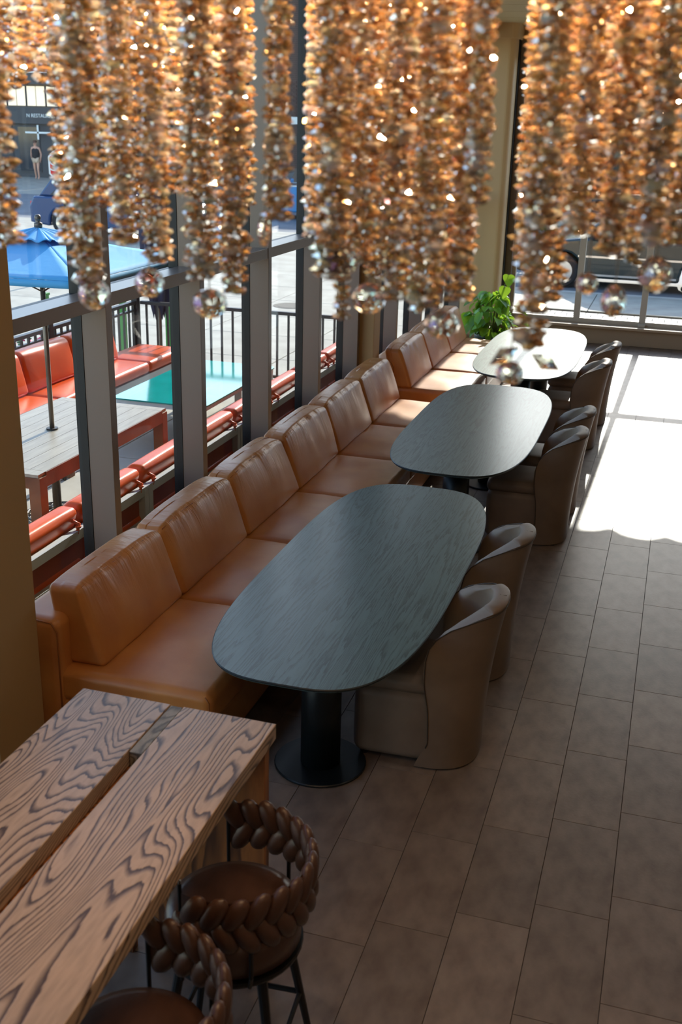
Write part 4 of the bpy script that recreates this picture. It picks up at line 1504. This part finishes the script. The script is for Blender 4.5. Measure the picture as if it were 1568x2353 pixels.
def figure(name, label, loc, rz, J, rad, clothes, scale=1.0):
    """J: joints (name -> point), one skinned surface; clothes: (name, [chains], material, radius gain)"""
    t = thing(name, label, 'person', loc, rz)
    names = list(J)
    E_ = [('pelvis', 'waist'), ('waist', 'chest'), ('chest', 'neck'), ('neck', 'jaw'), ('jaw', 'head'), ('head', 'crown')]
    for s in 'lr':
        E_ += [('chest', s + 'sho'), (s + 'sho', s + 'elb'), (s + 'elb', s + 'wri'), (s + 'wri', s + 'palm'), ('pelvis', s + 'hip'), (s + 'hip', s + 'kne'), (s + 'kne', s + 'ank'), (s + 'ank', s + 'toe')]

    def skin(edges, gain, m, nm, par, root):
        used = [n for n in names if any(n in e for e in edges)]
        used = used or names
        me = bpy.data.meshes.new(nm)
        me.from_pydata([J[n] for n in used], [(used.index(a), used.index(b)) for a, b in edges], [])
        me.materials.append(m)
        o = bpy.data.objects.new(nm, me)
        COL.objects.link(o)
        o.parent = par
        sm = o.modifiers.new('skin', 'SKIN')
        for i, n in enumerate(used):
            r_ = rad[n] + gain
            me.skin_vertices[0].data[i].radius = (r_, r_)
            me.skin_vertices[0].data[i].use_root = (n == root)
        sm.use_smooth_shade = True
        q = o.modifiers.new('sub', 'SUBSURF')
        q.levels = q.render_levels = 1
        return o
    body = skin(E_, 0.0, M['skin'], 'body', t, 'pelvis')
    for nm, edges, m, gain, root in clothes:
        skin(edges, gain, m, nm, t, root)
    hd, cr = Vector(J['head']), Vector(J['crown'])
    hb = MB().rbox(hd.x - 0.088, hd.x + 0.088, hd.y - 0.06, hd.y + 0.10, hd.z + 0.01, cr.z + 0.055, 0.08, 3).build('hair', M['hair'], t, smooth=True)
    f = hd + Vector((0, -0.095, 0.012))
    gl = MB()
    for s in (-1, 1):
        gl.rbox(f.x + s * 0.034 - 0.028, f.x + s * 0.034 + 0.028, f.y - 0.012, f.y + 0.008, f.z - 0.02, f.z + 0.02, 0.009, 2)
    gl.box(f.x - 0.085, f.x + 0.085, f.y + 0.0, f.y + 0.008, f.z + 0.006, f.z + 0.016)
    gl.build('sunglasses', M['gasket'], t)
    MB().rbox(hd.x - 0.013, hd.x + 0.013, f.y - 0.02, f.y + 0.03, hd.z - 0.045, hd.z + 0.0, 0.012, 2).build('nose', M['skin'], t, smooth=True)
    MB().rbox(hd.x - 0.025, hd.x + 0.025, f.y + 0.0, f.y + 0.03, hd.z - 0.078, hd.z - 0.064, 0.006, 2).build('mouth', M['redback'], t, smooth=True)
    # five fingers per hand, rooted in the palm
    for s in 'lr':
        p, w_ = Vector(J[s + 'palm']), Vector(J[s + 'wri'])
        d = (p - w_).normalized()
        sd = d.cross(Vector((1, 0, 0))).normalized()
        mbh = MB()
        for k, ln in enumerate((0.062, 0.075, 0.08, 0.074)):
            o_ = p + sd * (0.03 - 0.02 * k)
            mbh.tube([o_ - d * 0.02, o_ + d * ln * 0.55, o_ + d * ln + Vector((0.012 if s == 'l' else -0.012, 0, 0))], 0.009, 6, rad=[0.010, 0.009, 0.007])
        o_ = p - d * 0.03 + sd * 0.03
        mbh.tube([o_, o_ + sd * 0.03 + d * 0.02, o_ + sd * 0.035 + d * 0.055], 0.01, 6, rad=[0.012, 0.010, 0.008])
        mbh.build('fingers', M['skin'], t, smooth=True)
    return t


JW = dict(pelvis=(0, 0, 0.93), waist=(0, 0, 1.10), chest=(0, 0.01, 1.32), neck=(0, 0.0, 1.47), jaw=(0, -0.015, 1.55), head=(0, -0.01, 1.62), crown=(0, 0, 1.69),
          lsho=(0.17, 0.01, 1.40), lelb=(0.25, 0.02, 1.12), lwri=(0.24, -0.06, 0.90), lpalm=(0.235, -0.08, 0.83),
          rsho=(-0.17, 0.01, 1.40), relb=(-0.23, 0.08, 1.13), rwri=(-0.18, -0.10, 1.02), rpalm=(-0.15, -0.17, 1.01),
          lhip=(0.09, 0, 0.88), lkne=(0.10, -0.08, 0.50), lank=(0.10, -0.02, 0.08), ltoe=(0.11, -0.15, 0.03),
          rhip=(-0.09, 0, 0.88), rkne=(-0.09, 0.02, 0.49), rank=(-0.09, 0.16, 0.10), rtoe=(-0.09, 0.05, 0.03))
RW = dict(pelvis=0.13, waist=0.115, chest=0.135, neck=0.05, jaw=0.07, head=0.088, crown=0.06, lsho=0.058, lelb=0.040, lwri=0.028, lpalm=0.034, rsho=0.058, relb=0.040, rwri=0.028, rpalm=0.034,
          lhip=0.095, lkne=0.058, lank=0.038, ltoe=0.035, rhip=0.095, rkne=0.058, rank=0.038, rtoe=0.035)
top_e = [('pelvis', 'waist'), ('waist', 'chest'), ('chest', 'lsho'), ('chest', 'rsho')]
short_e = [('pelvis', 'lhip'), ('pelvis', 'rhip')]
JW['lthigh'], JW['rthigh'] = (0.096, -0.04, 0.68), (-0.09, 0.01, 0.68)
RW['lthigh'] = RW['rthigh'] = 0.088
figure('person', 'person in black tank top, beige shorts and sunglasses walking past the restaurant front', (-29.35, 46.6, 0), math.radians(14), JW, RW,
       [('tank_top', top_e, M['black_cloth'], 0.035, 'waist'), ('shorts', short_e + [('lhip', 'lthigh'), ('rhip', 'rthigh')], M['beige_cloth'], 0.018, 'pelvis')])
JD = dict(pelvis=(0, 0, 0.55), waist=(0, -0.01, 0.72), chest=(0, -0.01, 0.94), neck=(0, 0.0, 1.09), jaw=(0, -0.015, 1.17), head=(0, -0.01, 1.24), crown=(0, 0, 1.31),
          lsho=(0.17, 0.01, 1.02), lelb=(0.27, -0.12, 0.84), lwri=(0.16, -0.36, 0.86), lpalm=(0.13, -0.42, 0.88),
          rsho=(-0.17, 0.01, 1.02), relb=(-0.27, -0.12, 0.84), rwri=(-0.16, -0.36, 0.86), rpalm=(-0.13, -0.42, 0.88),
          lhip=(0.09, 0, 0.50), lthigh=(0.10, -0.22, 0.54), lkne=(0.11, -0.45, 0.56), lank=(0.11, -0.62, 0.22), ltoe=(0.12, -0.74, 0.19),
          rhip=(-0.09, 0, 0.50), rthigh=(-0.10, -0.22, 0.54), rkne=(-0.11, -0.45, 0.56), rank=(-0.11, -0.62, 0.22), rtoe=(-0.12, -0.74, 0.19))
figure('person', 'person in blue shirt and dark cap at the wheel of the open topped blue car', (-11.35, 33.65, 0.12), math.radians(-82), JD, RW,
       [('shirt', top_e + [('lsho', 'lelb'), ('rsho', 'relb')], M['blue_cloth'], 0.03, 'waist'), ('trousers', short_e + [('lhip', 'lthigh'), ('rhip', 'rthigh'), ('lthigh', 'lkne'), ('rthigh', 'rkne'), ('lkne', 'lank'), ('rkne', 'rank')], M['black_cloth'], 0.012, 'pelvis')])

# ---------------------------------------------------------------- buildings across the street
def brick_patch(par, x0, x1, z0, z1, y, m, bw=0.23, bh=0.075, limit=150):
    """courses of brick on a wall that faces -y: the largest pieces singly, the rest joined"""
    me = MB().cham(-bw / 2 + 0.006, bw / 2 - 0.006, -bh / 2 + 0.006, bh / 2 - 0.006, 0, 0.03, 0.004)
    mesh_ = MB().add([(a, -c, b) for a, b, c in me.v], [f[::-1] for f in me.f]).mesh('brick', m)
    k = 0
    rows = int((z1 - z0) / bh)
    for r_ in range(rows):
        n_ = int((x1 - x0) / bw)
        for i in range(n_):
            if k >= limit:
                return
            o = bpy.data.objects.new('brick', mesh_)
            COL.objects.link(o)
            o.parent = par
            o.location = (x0 + (i + 0.5 + 0.5 * (r_ % 2)) * bw, y, z0 + (r_ + 0.5) * bh)
            k += 1


def brick_field(name, m, rects, y, bw=0.23, bh=0.075, par=None):
    mb = MB()
    for (x0, x1, z0, z1) in rects:
        rows = int((z1 - z0) / bh)
        for r_ in range(rows):
            n_ = max(1, int((x1 - x0) / bw))
            w_ = (x1 - x0) / n_
            for i in range(n_):
                a = x0 + i * w_ + (0.5 * w_ if r_ % 2 and i < n_ - 1 else 0)
                b_ = a + w_ - 0.014
                zz = z0 + r_ * bh
                mb.add([(a, y - 0.02, zz), (b_, y - 0.02, zz), (b_, y - 0.02, zz + bh - 0.014), (a, y - 0.02, zz + bh - 0.014),
                        (a, y, zz), (b_, y, zz), (b_, y, zz + bh - 0.014), (a, y, zz + bh - 0.014)], [(0, 1, 2, 3), (3, 2, 6, 7), (1, 5, 6, 2), (4, 0, 3, 7)])
    o = mb.build(name, m, par)
    o['kind'] = 'stuff'
    return o


bA = thing('restaurant_building', 'red brick restaurant building across the crossing with a charcoal shopfront and white lettering', 'building', (0, 48.0, 0))
MB().box(-48, -25.5, 0.0, 10, 0, 9.6).build('wall', M['mortar'], bA)
brick_field('brick_courses', M['brickred'], [(-34.0, -27.2, 4.75, 9.5), (-28.95, -27.2, 0, 4.6)], 0, par=bA)
brick_patch(bA, -30.9, -28.6, 4.76, 5.6, -0.02, M['brickred'])
MB().box(-34.5, -28.3, -0.25, 0.0, 2.45, 3.2).build('fascia', M['charcoal'], bA)
MB().box(-34.5, -28.2, -0.35, 0.0, 4.2, 4.72).build('cornice', M['charcoal'], bA)
MB().box(-34.5, -28.2, -0.38, 0.0, 4.70, 4.76).build('ledge', M['white'], bA)
for i in range(5):
    a = -33.6 + i * 1.05
    f = MB().box(a, a + 1.0, -0.08, 0.0, 3.22, 4.15).build('window', M['charcoal'], bA)
    MB().box(a + 0.03, a + 0.48, -0.10, -0.07, 3.25, 4.12).build('pane', M['litwindow'], f)
    MB().box(a + 0.52, a + 0.97, -0.10, -0.07, 3.25, 4.12).build('pane', M['litwindow'], f)
MB().box(-34.4, -28.9, -0.05, 0.0, 0.0, 2.45).build('shopfront', M['charcoal'], bA)
for a in (-34.1, -32.6, -31.1):
    f = MB().box(a, a + 1.2, -0.09, -0.04, 0.25, 2.35).build('window', M['charcoal'], bA)
    MB().box(a + 0.05, a + 1.15, -0.10, -0.08, 0.3, 2.3).build('pane', M['darkglass'], f)
MB().box(-29.2, -28.95, -0.16, 0, 0, 2.4).build('pilaster', M['slate_paint'], bA)
for (a, b, z0, z1) in ((-30.5, -29.15, 2.02, 2.1), (-29.86, -29.78, 1.75, 2.4)):
    MB().box(a, b, -0.34, -0.30, z0, z1).build('light_bar', M['white'], bA)


def text(s, size, m, loc, par, name='lettering', ext=0.01, align='LEFT', rot=(math.pi / 2, 0, 0)):
    c = bpy.data.curves.new(name, 'FONT')
    c.body, c.size, c.extrude, c.align_x = s, size, ext, align
    c.materials.append(m)
    o = bpy.data.objects.new(name, c)
    COL.objects.link(o)
    o.parent = par
    o.location = loc
    o.rotation_euler = rot
    bpy.context.view_layer.update()
    dg = bpy.context.evaluated_depsgraph_get()
    me = bpy.data.meshes.new_from_object(o.evaluated_get(dg))
    q = bpy.data.objects.new(name, me)
    COL.objects.link(q)
    q.parent, q.location, q.rotation_euler = par, loc, rot
    bpy.data.objects.remove(o)
    return q


text('N RESTAURANT', 0.235, M['white'], (-30.42, -0.27, 2.74), bA)
bB = thing('brick_building', 'dark brown brick building across the crossing seen between the crystal strands', 'building', (0, 48.0, 0))
MB().box(-25.3, -8.0, 0.0, 10, 0, 8.6).build('wall', M['mortard'], bB)
brick_field('brick_courses', M['brickbrown'], [(-19.0, -15.2, 0.9, 8.5)], 0, 0.24, 0.085, bB)
brick_patch(bB, -18.0, -16.3, 3.0, 4.6, -0.02, M['brickbrown'], 0.24, 0.085)
MB().box(-17.15, -16.85, -0.1, 0.0, 2.75, 3.05).build('vent_box', M['white'], bB)
MB().box(-17.5, -16.9, -0.06, 0, 1.95, 2.25).build('plaque', M['joint'], bB)
for x in (-22.0, -13.2):
    for z in (1.2, 5.0):
        f = MB().box(x, x + 1.6, -0.1, 0, z, z + 2.2).build('window', M['white'], bB)
        for k in range(2):
            MB().box(x + 0.08 + k * 0.75, x + 0.77 + k * 0.75, -0.12, -0.09, z + 0.08, z + 2.12).build('pane', M['darkglass'], f)
MB().box(-16.25, -16.1, -0.16, 0, 0, 8.6).build('downpipe', M['slate_paint'], bB)
bC = thing('shop_building', 'grey brick shop building behind the parked cars beyond the far window', 'building', (0, 42.0, 0))
MB().box(-7.6, 30, 0.0, 10, 0, 6.6).build('wall', M['charcoal'], bC)
for i in range(9):
    a = -7.0 + i * 3.4
    MB().box(a - 0.2, a + 0.2, -0.2, 0, 0, 6.5).build('pilaster', M['brickbrown'], bC)
    f = MB().box(a + 0.3, a + 3.1, -0.08, 0, 0.4, 3.0).build('window', M['slate_paint'], bC)
    for k in range(2):
        MB().box(a + 0.38 + k * 1.36, a + 1.68 + k * 1.36, -0.1, -0.07, 0.5, 2.9).build('pane', M['darkglass'], f)
    MB().box(a + 0.4, a + 3.0, -0.1, 0, 4.0, 5.8).build('upper_window', M['darkglass'], bC)
MB().box(-7.6, 30, -0.3, 0, 3.1, 3.7).build('fascia', M['mortard'], bC)

# stop sign
ss = thing('stop_sign', 'red octagonal stop sign with white border on a steel post beside the crossing', 'road sign', (-11.2, 18.9, -0.07), math.radians(24))
MB().box(-0.025, 0.025, 0.012, 0.05, 0, 2.45).build('post', M['wire'], ss)


def octo(r_, y0, y1):
    p = [(r_ * math.cos(math.pi / 8 + k * math.pi / 4), 2.13 + r_ * math.sin(math.pi / 8 + k * math.pi / 4)) for k in range(8)]
    return MB().prism(p, y0, y1)


octo(0.41, 0.0, 0.01).build('border', M['white'], ss)
octo(0.378, -0.004, 0.002).build('face', M['signred'], ss)
text('STOP', 0.30, M['white'], (0, -0.005, 2.03), ss, 'lettering', 0.002, 'CENTER')
# street shrub
rs = random.Random(9)
for i, (x, y, h, lb) in enumerate(((-3.4, 25.6, 1.9, 'green shrub behind the dark green car outside the far window'), (2.6, 26.0, 1.7, 'green shrub behind the gap between the two parked cars'))):
    t = thing('shrub', lb, 'shrub', (x, y, -0.06))
    MB().lathe([(0.05, 0), (0.03, 0.6)], 8).build('stem', M['tablewood'], t)
    mb = MB()
    for k in range(900):
        d = Vector((rs.gauss(0, 1), rs.gauss(0, 1), rs.gauss(0, 1))).normalized() * rs.random() ** 0.4
        c = Vector((d.x * 0.7, d.y * 0.6, h * 0.55 + d.z * h * 0.45))
        a, b = Vector((rs.gauss(0, 1), rs.gauss(0, 1), rs.gauss(0, 1))).normalized() * 0.07, Vector((rs.gauss(0, 1), rs.gauss(0, 1), rs.gauss(0, 1))).normalized() * 0.045
        mb.add([c - a, c - b, c + a, c + b], [(0, 1, 2, 3)])
    o = mb.build('foliage', M['foliage'], t)
    o['kind'] = 'stuff'
